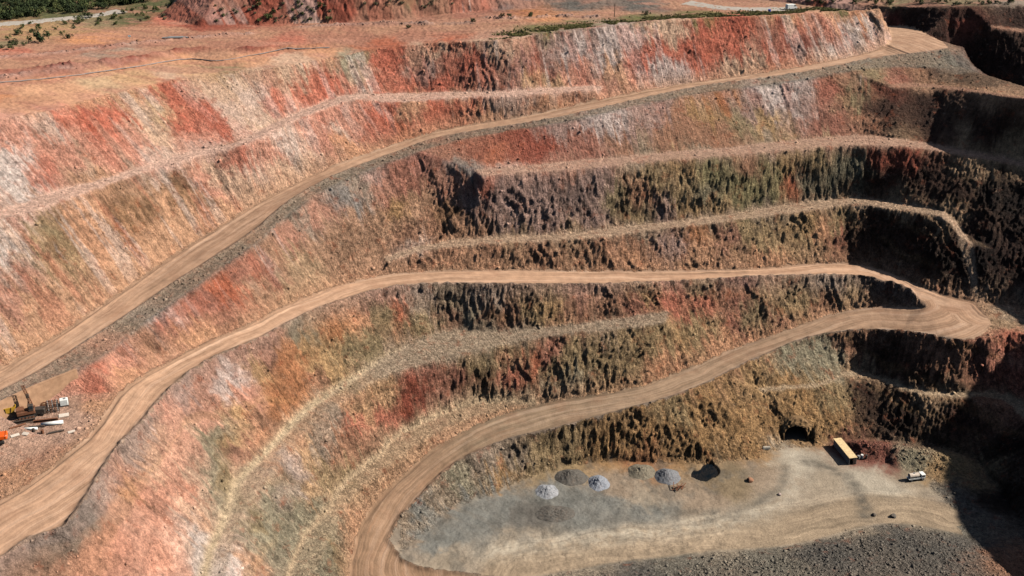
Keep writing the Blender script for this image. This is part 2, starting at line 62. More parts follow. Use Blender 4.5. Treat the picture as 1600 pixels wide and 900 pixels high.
ROCKS = [tuple(t.split(',')) for t in '''-152.7,320.1,111.9,pk -150.5,309.6,105.3,wt -150.2,316.9,107.9,wt -146.2,317.6,104.6,pk -146.1,308.3,100.8,wt -143.9,318,102.5,rdp -141.5,335.7,109.2,pkr -135.8,347.8,107.7,rd -131.6,357.2,107.2,rd -133.2,337.7,102.3,pk -142.7,326.6,105.8,pk -144.8,331.8,110.4,wt2 -134.5,328.1,98.6,cream -137.7,327.2,101.5,pk -131,336,99.6,pk -126.3,359.4,104.3,cream -126.1,367.6,107.6,cream -121.8,361.2,101.6,cream -120.3,368.5,103.9,cream2 -124.2,350.5,99.3,pk -118.4,374.2,105.7,rd -113.1,368.2,99.5,rd -121.3,378.9,110.2,rd -108.3,377.1,102.6,rd -103,372.1,98.3,rd -108.5,366.4,96.6,pk -119,353,96.3,wt2 -103.8,388.2,105.4,cream -98,380.1,99.4,wt2 -102.1,384.3,102.9,wt2 -94,395.2,103.5,wt2 -93.9,381.5,97.8,cream -88.9,391.2,98.6,cream -93.5,400,107,cream -86.5,407.3,107.6,cream -86.3,396.1,99.6,pkr -77.4,407,100.3,pkr -73.6,414.5,103.3,pkr -81,398.5,97.3,pk -69.1,416.3,100.3,rd -80.5,414.7,109.4,cream -62.8,426.5,105.3,cream -64.7,420.8,101.7,pk -55.6,429.3,104.6,pk -50.9,433.1,106.2,rd -45.9,434.9,107.1,rd -52.8,424.3,99.5,pkr -43,427.5,99.9,pkr -35.6,432.5,103.8,mv -38.4,437.5,109.1,cream -28.1,437.3,110.4,cream -25.5,434.5,107.2,rdm -27.8,427.9,99.8,rd -15.2,432.9,107.6,rd -15.2,429,102.1,rdm -5.1,433.5,110,pkm -5.1,429.1,103.4,rdm -10.2,435.4,112.1,cream -164.8,346.6,116.6,ochp -159.3,352.9,116,tan -150.1,361.6,114.7,tan -141.3,373.2,113.9,cream2 -135.5,382.8,113.7,ochy -143,353.2,113.7,tan -155.6,338.6,115.6,tanp -128.7,382.3,112.7,ochy -121.9,390.1,112.4,cream -116.9,397,112.1,ochy -107.8,408.1,112.2,pko -97.2,414.6,111.9,pko -86.4,421.5,111.5,cream -75.5,430.3,111.5,pko 0,435,112.2,cream 5.1,432.7,106.3,mv 12.8,435.9,105.6,drm 18,441.3,109.5,mv 25.8,441.5,108.1,wtm 10.2,430.4,100.5,ochy 17.9,431.9,98.8,ochy 25.7,435.9,101.7,pk 36.3,443.1,107.8,wtm 41.7,447.6,110.7,wtm 47.3,452.4,113.5,wtm 31.2,447.5,113.3,mv 41.4,439.6,102.1,tan 52.3,446.5,105.7,rd 51.9,438.6,97.1,pk 57.5,443.9,101,wtm 61,457.6,115.1,cream 69.1,458.2,113.6,cream 60.6,451.4,108.5,rd 71.4,452.8,106.9,rd 68.2,445,99.4,wtm 79.3,450.8,103.3,rd 79.9,458.3,111,rd 94.1,464.6,115,rd 93.3,456,106.1,rd 92.8,450.8,100.7,cream 101.2,454.9,103.7,cream 107.5,462.3,110.1,rdm 106.9,456.1,103.4,rd 116.5,467.6,113,rd 118.7,462.8,107.3,dr 125.7,463.4,105.8,dr 120.7,457.5,101.7,pk 114,470.1,116.5,tan 131.5,473.4,113.1,pk 137.9,477.8,115,tan 136.8,471.3,109.5,pkm 150.2,482.4,115.4,ochp 149.7,479.1,112,wt 145.8,473.1,107.7,wtm 155.5,478.1,108.1,wt 139.1,467.4,104.9,wt 132.7,463,103.2,wt2 150.8,477.1,109.6,brn 159.8,477.9,106.7,pkw 159,483.5,113.9,tan -142,285.6,92.7,wt2 -140.5,282.6,89.1,wt -138,278.5,84.1,wt2 -139,273.7,82.4,pkm -137.6,288.9,89.4,pkm -135.1,287.7,85.9,olt -134.8,299,91.2,olt -133,294.8,86.9,olv -129.3,295.4,82.6,olt -129.3,302.2,85.8,tanp -127,312.9,87.8,tan -124.5,302,79.7,tanp -122.7,323.9,87.8,brn -117.5,323.6,81.5,tan -122.1,329.4,90.1,brt -116.6,337.8,89.2,wt2 -118.1,331.5,87.1,brn -112.8,337.2,85,tan -110.1,342.6,85.3,brn -106.5,344,82.5,brt -113.3,329.6,80.2,tanl -120.1,303.7,74.8,tanl -128.6,285.7,76.8,tanl -133.2,274,76.4,tanl -135.3,264.6,73.2,tanl -137.9,269.3,78.6,pkm -135.9,278.8,82,pkm -104.1,352.7,86.2,pk -99.9,359.1,88.6,cream -100,352,81.8,pk -96.6,356.8,83.6,cream -95,362.3,89.8,rdp -89.2,363.9,84.6,wt2 -88.2,361.5,78.4,cream -86,372.1,88.9,pk -82,371.5,82,cream -80.6,379.6,88.9,wt2 -76.4,379.6,84.1,cream -70.6,389,88.3,pk -71.3,395.9,93.6,pk -64.7,398,90.5,wt2 -67.4,401.6,94.4,pk -60.5,402.9,91.5,pk -56.3,409.6,94.6,pk -51.1,403.8,88.8,rdp -59.6,393,84.6,pko -49,408.6,92.4,rd -39.4,412.3,93.8,tan -36.9,409.9,89.5,rdp -39.2,406.4,86.7,rdo -29.7,414.7,93.2,rd -24.8,413.5,89.7,rd -15,417,92.5,rd -10,416.6,90.6,pko -2.5,418.7,93.3,wtm 2.5,419.4,93.9,wtm 7.5,420.1,92.4,pkm 15.1,422.9,94.7,pko 25.3,425.6,94.8,rdp 33.1,428,95.2,pk -105.4,336.6,76.3,tanl -97.6,348.1,76.4,tanl -111.5,319.7,72.1,tanl -139,297.6,95.8,pkw -130.3,325.7,94.6,tan -116.4,346.4,93.5,pkw -103.6,363.3,93.6,pkw -91,377.1,94.9,pkw -76.3,398.6,96.5,pkw -59.3,415.4,97.5,wt2 -39.9,419.3,96.5,tan -20,421.2,96.7,tan 0,422.3,97.2,pkw 17.7,427.2,97.2,pk -14.3,392.5,83.5,rdd -23.7,390.1,83.1,rdm -35.4,387.2,81.6,mvr -16.4,382.9,80,gy -4.8,391.3,82.7,rdo 4.8,392.4,82.3,rdd 12,397.4,84.5,rdd 0,399.6,86.3,rdd 24.2,401.1,85.8,rdm 19.5,404.2,88.7,mv 31.8,406.6,89.2,wtm 36.9,409.6,90.8,wtm 28.9,396.2,81.1,rdm 41.4,402.5,84.1,brr 49.3,409.2,87.1,mv 57.5,418.1,90.9,mv 64.9,415.7,87.8,brr 61.8,408.8,83.4,brr 75.5,420.3,89,ochd 81.4,426.7,92.4,orr 74.7,412.4,83.6,brr 88.3,420,86.5,olv 82.1,411,81.5,brr 96.6,425.6,90.1,mv 102.5,430.9,93.9,wtm 113.4,434.7,95.5,wtm 107.2,427.2,89.7,wtm 101.1,419.7,84,och 115.5,430,90.2,mv 120.2,425.8,84.8,rdm 129.6,436,92.5,rdm 130.9,426.3,82,rdm 137.6,435.7,89.9,olv 141.9,429.7,83.7,brr 130.4,441.5,97.7,brr 150.5,448.1,98.7,olv 158.3,446.6,96.4,rdm 172,448.7,98,brd 164.8,451.2,98.7,brr 183.4,443.8,97.9,brd 188.9,431.3,98.5,brd 155.7,436.4,92.4,brd 149.5,430.4,86.1,brd 167,429.9,88.9,brd 165.3,422.4,83.2,brd 185.5,410.8,86.7,brd 186.3,452.3,99,gyd 213.1,483.9,94.1,brd 201.2,496.8,108.4,dr 188.5,503.1,111.4,brd 182,509.7,111.5,brd 177.5,513.2,109.4,dr 185.6,501.2,107.5,brd 192.6,496.8,108.4,brd 201.2,498,111,brd 212.6,486.3,102.1,brd 225,493.6,111.9,brd 0,382.2,79.3,pkw 23.8,389.2,79.2,pkm 48.3,395.8,79.2,gyb 73.4,402,79.2,gyb 99.4,409.6,79.3,gyb 126.2,417,79.3,tanb 151.2,416.2,79.3,tanb 177.9,406,77.4,tanb 193.5,401.1,75.4,tanb 170,441.7,95.2,brt 188.1,422.6,97.9,brt -9.2,375.3,75.8,rdp -23.4,379.4,74.3,pkm -32.6,376.3,70.5,brt -23.2,373.2,66.7,brn -13.9,373.1,69.3,mv -4.6,375.4,73.3,mvd 0,373.6,66.6,mv 9.4,378.4,72.2,mv 11.7,375.2,63.5,mv 23.6,380.5,69,mvd 30.8,385,74.9,mv 30.8,381.1,63.7,mv 38.2,385.3,67.2,olv 48.1,389.4,68.2,brr 53,391.8,72.5,olb 45.7,385.8,60.6,olb 58,388.2,61,mv 65.3,395.3,76.3,och 64.2,392,67.3,olb 68.1,390.4,60.1,och 75.4,396.6,73.3,ol 75.6,393.6,64.1,gol 78.2,393.2,60.4,och 85.8,398,67.7,ol 90.9,401.8,74.1,brr 91.3,398.5,62.3,ol 99.3,401.8,63.7,ol 101.6,404.2,70.7,ol 109.8,405.1,65.2,rdo 108.1,406.4,72.6,och 115.2,406.3,64.7,gol 125.4,409.2,69,gol 119.8,409.4,74.2,olb 135.7,409.9,68.8,gol 145.2,410.5,73.8,rdd 143.2,407.8,64.2,brd 152.3,409.9,75.3,rdd 156.5,404.3,68.1,brd 167.1,397.7,65.2,brd 182.2,393.1,66.9,blk 189.9,385.9,61.8,blk 178.3,374.8,48.3,blk 174.2,386.5,56.5,brd 186.9,373,49.1,brd -110.5,254.2,65.2,pkr -107.4,260.6,65.6,pk -105.5,265.2,65,pk -103,274.8,65.9,brr -104.1,259.5,62.2,pko -101.4,282.9,67.9,wtm -99.3,280.6,65,rdm -94.8,291.5,65.7,rdm -92.4,297.8,66.9,rdm -93.8,286.3,62,pko -88.5,306,67.3,rdo -84.5,314.6,67.8,rdm -88.9,297.3,62.9,rdm -80.7,313.9,63.6,brt -77.1,328.5,68.3,brt -74.6,338.5,70.9,pkm -78,321.1,64.8,rdm -69.9,349.8,73.4,gyt -66.4,355.3,73.6,pkm -58.8,365,74.7,gy -54.9,371.1,77.3,gyt -50.8,376.8,80.2,mv -42.1,382.8,80.6,rdm -46.1,373.1,74.2,pkm -37.3,378.7,74.6,rdm -65.4,345.4,65.8,brt -57.9,355,66.6,brt -55.3,348.7,59.6,brt -68.1,333.7,61.4,tanb -72.5,322.3,59.7,tanb -45.5,363.8,65.5,brt -41.5,370.8,70.1,ochd -34.6,369.6,65.6,brt -47.3,355.9,58.9,brt -27.8,370.1,63,brr -36.6,363.4,60.7,brr -108.8,243.1,62.1,pko -108.6,252.4,62.3,pk -118.7,227.7,64.2,pkw -111.8,233.5,62.4,pkw -112.5,219,62.6,pkm -116.2,213.4,62.8,pko -113.9,239.3,62.5,pkw -34,355.8,54.1,brr -22.8,359.7,54.8,brr -9.2,363.3,55.8,brr 0,363.8,53.1,brt 11.6,366.5,53.2,brr 23.4,368.2,51.2,brt 35.3,371.6,51,brr 47.5,375.4,50.7,brr 59.7,378.1,50.8,mv 67.2,381,52.2,orr 47.5,373.1,46.5,pko 72,379,47.8,tan 79.6,382.3,50.3,pkm 84.5,380.2,44.7,brt 87.4,387,53.7,olb 97.5,386.4,48.6,olb 97.3,383.1,43.4,pko 110.9,393.6,53.6,och 113.4,390.8,46.8,olb 121.5,396.2,52.6,pko 118.7,390.9,44.1,tanb 126.7,393.8,45.6,rdm 127,398.2,53.1,olb 131.8,394.2,45.4,brd 143.4,395.1,53.1,brd 153.8,387.8,50.7,brd 138.9,392,43.6,blk 157.1,381,45.7,blk 167.1,374.2,43.4,blk -34.1,359.7,57.6,wt2 -18.4,364.6,57.7,tan 0,368.3,58,tanb 23.5,373.7,57.3,tanb 47.8,380.9,56.6,gyb 72.9,389.1,57.3,gyb 98.7,396.4,57.8,gyb 125.3,403.8,58.5,tanb 148.3,397.4,59,tanb 165.3,389.6,58.4,tanb -92.7,240.3,59,gym -91.6,250.3,57.7,pk -89.6,261.5,57.1,mv -86.7,270.3,56.1,pkm -80.5,282.4,55.6,pkm -73.4,293.6,55,pkm -93.9,228.4,59.1,gym -94.5,218.7,60.1,pkm -94.6,210.2,60.6,gym -94.5,201.4,60.8,gyd -94.5,193.2,60.1,gyd -91.9,218.1,55.9,pko -78.5,222,35.8,wt -73.6,219.6,31.7,wt -69.1,219.7,29,wt -84.3,249.4,46.3,cream -83.4,239.1,45.1,cream -82.4,273.3,52.2,wtm -80.8,278.3,52.5,wtm -77.8,274.9,47.1,pk -78.8,270.2,45.6,och -81.6,258.6,44.4,olg -78.9,260.6,41,och -74.4,273.6,41.4,brr -75.9,261.9,38.1,pkm -73.4,266.7,37.1,pko -50.8,324.7,46.9,pko -52,314.9,40.2,olv -46.6,321.5,39.1,olv -54.9,304.4,36.6,olb -43.2,331.1,43.7,olv -39.2,335.3,44,rdo -33,337.9,40.3,olv -45.4,334.2,49.4,pkm -33,340.7,46.3,gyt -22.2,344.9,46.7,olv -22.3,343.2,40.1,brr -13.4,344.2,39.6,olg -4.5,345.2,41.6,brr -8.9,346.4,46,gyt 0,344.6,39.4,brr 6.7,345.3,39.1,olb 13.5,347.3,40.6,och 22.6,348.8,39.9,brr 22.7,351.8,43.5,pkm 34.1,349.6,36.9,brr 45.9,353.8,37.4,rdm 48.4,356.7,39.9,och 57.8,357.7,38.1,rdp 70.1,361.3,36.4,rdp 70.3,363.8,39,olb 82.7,367.6,38.6,rdm 95.1,367.8,33.3,tanb 107.8,370.6,31.9,olb 115.4,370.7,29.2,brr 125.7,374.9,32.5,olb 120.7,376.1,36,gyt 142.1,373.7,33.6,brd 143.9,371,31.7,gyd -21.9,332.4,33.2,gyb -11.1,336.9,33.3,gyb -34.3,323.6,33.1,gyb -42.1,316.6,33.3,gyb 4.5,340.7,33.9,gyb 33.9,345.8,34.5,gyb -52.5,300.2,33.2,tan -64.5,276.7,32.8,tan -73,254.4,32.4,cream -74.8,231.8,32.2,cream -74.6,224.2,32.1,cream -31.9,318,28.9,rdm -33.9,314.7,23.5,rdd -41.7,311.2,30.3,ochy -45.3,305.7,28.8,ochy -48.6,298.8,28.2,ochy -53.6,291.7,30.2,gyt -41.6,307,23.2,rdp -48.4,295.7,25.4,rdp -25.8,320.6,24.9,rdm -17.4,325.4,24.7,rdm -23.8,320,17.8,pkm -8.8,330.2,29.4,olb -13.1,327.9,28.2,olb -4.4,330.9,25.3,olv 0,333.4,27.7,tan 6.6,334.1,27.3,rdo 11.1,336.1,28.8,rdm 0,330.2,21.9,rdp 13.3,333.3,22.7,olb 22.3,336.2,26.2,olb 33.5,338.2,27.6,olb 22.2,332.7,20.5,olg 33.4,334.3,22.1,olb 44.9,340.6,28.9,olb 40.2,335,21.7,olb 11.1,329.8,17.1,olg 52,343.6,29.8,olb 59.2,346.1,28.5,och 56.6,341.5,23.3,pko 49.3,336.4,21,pko 64.6,353,30.1,olb 69.4,353.1,27.5,olb 74.1,351.5,23.1,pko 82.1,358.8,27.2,rdm 89.6,361.9,28.2,olv 86.9,358,23.6,pko 102.4,366.5,28.6,olb 99.8,364.4,27,rdm -57.9,280.6,28,gyt -63.4,268,27.4,wt2 -63.9,265.5,26.9,wtm -60.7,274.2,27.7,ochy -67.9,253.5,28.7,olg -65.5,258.9,27.1,gyt -57.3,273.5,21.4,olb -53.2,285.5,22.5,brr -48.2,292.1,20.6,brr -51.2,282.2,15.4,olb -59.6,264.5,20.9,ochy -57.7,262.9,17.5,olg -60.5,257.8,19,olg -65.8,250.3,24.6,olg -68.7,240.3,27.8,olv -65.4,238.5,22.9,olg -69.8,230.4,29.2,olg -66.2,226.6,24,tan -68.6,224.4,27.8,pko -63.4,244.7,20.2,olg -43.1,299.4,18.3,brt -31.8,309.4,13.1,tanb -37,297.5,12.2,tanb -44,286.5,12.4,tanb -50.2,273.3,12.3,tanb -54.3,250.7,13.2,olg -56.3,241.7,13.8,olg -50.5,260.7,10,olg -51.2,252.9,9.3,olv -48.6,267.1,8.6,tan -21.7,318.5,13.7,tanb -4.4,325,13.5,tanb -31.2,272.1,1.3,gyb -27.8,279.2,3.2,gyb2 -22.2,286.1,3,gyb -16.4,293.7,5,olg -8.4,301,7.4,gyt -4.2,298.1,3.2,ochd 0,304.1,6.6,gyt 4.2,303.8,3,olb 10.6,308.5,7.4,olb 17.1,310.4,8.7,olb 21.5,310.6,3.5,olb 32.3,313.5,6.7,ochd 43.3,315.4,8,ochd 43.2,312.3,2.4,ord 32.4,312.3,2.4,ochd 54.1,314.5,6.1,ochd 65.2,317.1,6.9,ochd 65.7,323.2,13.4,ochd 54.4,321.1,14.6,olb 76.9,322,9,ochd 89,326.1,6.4,ochd 83,316.6,2.1,ochd 100.6,328.8,7.4,ochd 112.1,328.8,4.7,ochd 90,334.1,13.2,och 101.4,334.4,11.8,ochd 113.4,336.4,10.6,olb 101.2,347.1,20.2,olg 116,349.9,18.7,olg 111.6,352.6,22.5,olg 125.7,353.3,22.1,brr 134,348.5,19.4,brd 147.3,343.3,26.2,brr 157,338.3,25,brr 165.8,338,25.2,rdm 175.3,340.5,27.7,pkr 174.1,339,24.6,pk 177,336.1,21.2,rdp 176.6,342.2,30.6,pkr 146.7,338.5,19.8,brd 125.3,337.8,9.8,brd 134.8,330.5,6.3,blk 155,324.7,7.3,brd 168.1,327.2,13.5,brr 166.2,308.8,7.2,blk 155.7,290.1,0.1,blk 127.6,347.7,13.8,tanb 145.9,333.6,13.8,tanb 118.4,318,1.2,drm 125.6,313,1.9,drm 135,308.7,2.2,olg 140.2,304.7,1.1,och 146.2,304.5,2.6,olb 140.3,292.9,0.6,gyd 142,286.3,0.4,gyd 37.2,254.7,0.9,gyd 46.7,256.1,1,gyd2 74.8,257.2,2.4,gyd2 93.6,258.3,3.9,gyd 115.4,267.4,2.6,gyd 121.8,259,4.4,gyd 133.6,264.6,2.3,gyd 145.3,255.4,1.5,brr -19.5,270.6,0,gyb2 0,286.9,-0,gyb2 12.1,283.8,-0.2,gyd 20.5,290.4,-0.1,gyb2 30.5,286.9,-0,gyb2 -10,280.3,-0.1,gyb2 -16.1,283.4,0.1,gyb2 -23.4,270.6,0,gyb2 -4.1,290.4,-0.1,gyb2 136.4,276.3,0,gyd2 134.9,283.4,0.1,gyb 42.3,283.8,-0.2,gyb2 19.8,277.2,-0.1,gyb2 41,290.4,-0.1,flr 61.5,290.4,-0.1,gyb 73.1,297.5,-0.1,ol2 84.3,301,-0.1,gyb 70.2,304.6,-0,ol2 59,274,-0.2,flr 19.2,264.8,-0.2,flr 97.4,312.1,-0,flrl 105.4,301,-0.1,flr 115.8,300.7,0.1,flrl 124.1,293.6,0.1,flrl 126,286.9,-0,flr 99.9,280.3,-0.1,flr 134.4,293.6,0.1,flr 12.4,293.9,-0.1,gyb2 33.4,297.5,-0.1,gyb -19,261.4,0.2,flr 0,264.8,-0.2,flr 38.6,267.9,-0.2,flr 79.3,277.2,-0.1,flr 6,283.8,-0.2,gyd -183.1,401.8,118.5,rdp -176.5,408.7,118.1,plr -193.2,414.4,118,olv -159.4,388.2,117.7,plr -142.8,406.9,116.3,plr -171.8,379.7,118.6,plr -143.7,450.6,115.2,plr -171.1,395,118.2,plp -156,418.1,116.7,plp -163.1,404.4,117.4,plp -141.1,424.8,115.7,plp -128.4,442.1,115,plp -111.5,435.2,114.4,plp -95.5,430.9,113.9,rdp -78.3,448.9,113.5,plp -62.7,449.2,112.4,plp -42.1,453.2,113.4,plp -116,443.7,114.6,plr -133.8,416.7,115.6,plr -162.3,429.2,116.7,ro -153.3,403.3,117,gyt -146,417,116.2,gyt -126.3,434.1,114.9,plr -80.3,462.4,114.1,plr -99.1,449.2,114.2,plr -27,466.2,114.6,plr -114.8,417.6,113.6,plr -100.8,432.4,114,plp -90.6,445,113.8,rdp -53.4,460.8,113.6,plr -5.4,468,115.6,plr 13.7,476.1,116.1,ro 41.5,480,116.7,plr 5.6,488.4,115.9,orr -219,495.2,117.2,grn -194.8,483.4,116.6,grn -175,465.9,116,olv -188.1,451.1,116.4,och -189.9,436,117,och -163.9,473.4,115.9,grn -158.2,500.8,116.1,grn -144.9,473.8,115.8,rdp -139.3,474.5,118.3,rdp -129,465.7,117.4,rdd -122.1,472.4,121.4,rdd -108.7,473.2,121.3,rdd -82,476.3,122.1,rdd -73.8,474.9,118.3,rdd -60.4,477.5,119.1,plp -41.6,482.8,118.1,rdm -44.3,482.8,120.9,olv -14.2,492.5,116.3,rdm 0,498.2,117.2,mvd 28.6,497.8,117.2,gyd 57,496.2,117.5,gyd 80.4,500.5,117.3,plr 92.8,489.6,117.6,plr 111.8,486.2,117.8,plr 134.8,522.2,113.6,mv 149.3,520.2,113.1,mv 143.6,521.5,114,rdo 180.1,523.4,113.4,olv 204.8,510,115.8,olv 229.1,505.6,116.9,gyt 13.1,451.4,116.1,grn2 53.8,466.2,117.6,grn2 81.5,471.6,117.8,grn2 26.4,456.5,116.6,grn2 109.7,476.5,118,grn2 139.9,486.6,117.7,grn2 -51.5,441.4,111.8,rdo -25.7,442.3,113.6,rdo -61.1,436.3,111.1,rdo -172.3,365,118.2,rdm -155.8,378,116.8,rdm -139.4,396,115.6,rdm -126.1,414.3,114.2,pko -88.9,198.1,52.8,sal2 -86.9,209,49.7,sal -85.9,219.8,47.2,sal2 -89.9,210.9,53.8,sal -86.7,228.7,48.4,sal2 -88,240.6,52,sal -87.5,250.9,51.4,sal -89,221.8,51.4,sal2 -81.6,218.1,40.8,sal -82.6,206.8,44,sal2 -78.5,211,37.8,sal -79.4,220,37.3,salt -89.8,230.4,53,salt -83.7,233.7,44.9,sal2 -86.9,235.5,49.6,sal -85.7,249.1,48.5,sal -85.3,262,50.6,sal -89.4,240.6,54,salt -78.5,222,35.8,wt -80.5,225.3,39.2,wt2 -76.9,219.7,33.7,wt -90.6,191.5,54.6,sal2 -84.6,266.9,51.8,pkm -82.8,226.4,42.3,salt -72.4,284.1,46,orr -68.4,293.9,47.1,orr -69.1,284.6,41.3,orr -65.6,300.8,47.8,orr -62.5,305.9,47.3,och -74.1,284.6,49,och -63.3,295.2,39.6,orr -60.3,302.7,42.2,och -57.8,314.7,47.3,orr -59.1,308.7,44.7,olb -67.7,303.7,53,gol -55.4,309.5,40.8,och -60,298.4,37.8,brr -81.7,254.8,42.7,olg -81.1,247.9,41.1,olg -78.7,247.1,37.5,olv -79.4,236.6,38.8,cream -78.9,230.6,37.2,tan -78.9,241,37.7,olg -81.4,257.2,43.2,olv -136.3,292.6,89.8,olt -133.6,300.5,90.6,dkb -130.1,298.9,85.2,brn -129,307.6,87.8,tanp -123.9,321.2,87.8,dkb -120.7,322.2,84.2,brn -120.3,329.3,88,brn -110.3,344.2,86.9,dkb -107.8,340.4,81.6,brn -105.2,347.5,83.5,brn -114,338.4,86.8,brn -132.2,291.4,84.3,brn -64.3,430,109,olg -60.8,433,109.8,olv -65.2,427.2,107.7,olg -62.6,431,109.3,olg -108.2,404.4,111.9,olv -104.9,405.7,111.8,olv -74.4,216.7,32.1,wt -72.8,219.6,31.7,wt -69.9,217.3,30.6,wt -78.3,224.6,35.8,wt -77.1,223.3,33.8,wt -76.2,221.7,32.4,wt -74.5,219.8,32,wt -73.1,216.5,31.7,wt -71.5,217.7,31.3,wt -70.7,215.5,31.3,wt -75.1,214.6,32.3,wt -78.1,220.5,35.4,wt -79.7,223.3,37.6,wt -74.2,222.4,31.9,wt2 -67.6,222.9,26.4,cream -69.3,224.5,28.8,salt 176.8,358.2,33.5,gyb 181,355.9,33.3,gyb 173.1,350.3,32.8,tanb 175.6,348.1,32.6,tanb 181.2,351.9,33.3,gyb 171.3,383.6,53,brd 173.9,375.7,48.5,blk 182.5,373.5,48.4,brd 188.1,372,48,blk -33.9,315.1,24.4,rdd -30.9,317.1,24,rdd -6.6,330.8,28.7,gol 0,334.8,30.7,olb -6.6,329.9,25.9,dkb'''.split()]
ROCKS = [(float(a), float(b), float(c), n) for a, b, c, n in ROCKS]
SPOT = {'pond_a': (66.26, 306.78, -0.03), 'pond_b': (63.07, 304.05, -0.2), 'container_far': (112.26, 320.42, -0.13), 'container_near': (114.49, 310.37, 0.09), 'truck': (132.61, 300.67, 0.12), 'drums': (118.58, 312.68, 0.33), 'tree_bare': (147.45, 382.97, 38.43), 'white_van': (121.45, 484.42, 117.81), 'blue_drum': (110.57, 477.88, 117.97), 'pole': (43.52, 471.69, 117.01), 'sign': (-150.15, 432.4, 116.04), 'pipes': (-134.0, 439.03, 115.11), 'boulder_a': (-145.16, 428.38, 115.92), 'rig': (-122.98, 238.47, 62.64), 'pipe_white': (-115.15, 234.91, 62.59), 'beam_a': (-123.02, 235.39, 62.67), 'beam_b': (-117.26, 236.21, 62.53), 'rack': (-117.16, 241.01, 62.41), 'tank': (-115.69, 244.52, 62.38), 'skip': (-127.75, 237.78, 64.95), 'pipe_b': (-119.87, 232.33, 62.72), 'drum_a': (-118.41, 231.38, 62.58), 'drum_b': (-116.02, 230.9, 62.51), 'excavator': (-123.81, 223.19, 64.91), 'compressor': (-120.25, 239.77, 62.6), 'sheet_a': (-113.89, 239.29, 62.51), 'sheet_b': (-118.69, 227.71, 64.18), 'sheet_c': (-120.65, 226.56, 64.55), 'spool': (-119.97, 242.38, 62.52), 'log_a': (-118.48, 233.62, 62.66), 'log_b': (-112.86, 231.38, 62.58), 'log_c': (-121.29, 229.87, 65.02), 'panel': (-109.21, 231.72, 62.36), 'barrier': (87.08, 317.59, 0.43), 'pit_boulder': (86.23, 292.59, -0.18), 'timber': (54.06, 295.69, -0.15), 'pallets': (78.22, 300.16, -0.03), 'crate': (119.0, 280.79, 0.07), 'block': (113.26, 281.61, -0.06), 'mound_plain': (-41.55, 462.78, 113.99), 'pale_pipe': (-79.09, 454.25, 113.66), 'stain': (-98.42, 274.5, 61.36)}
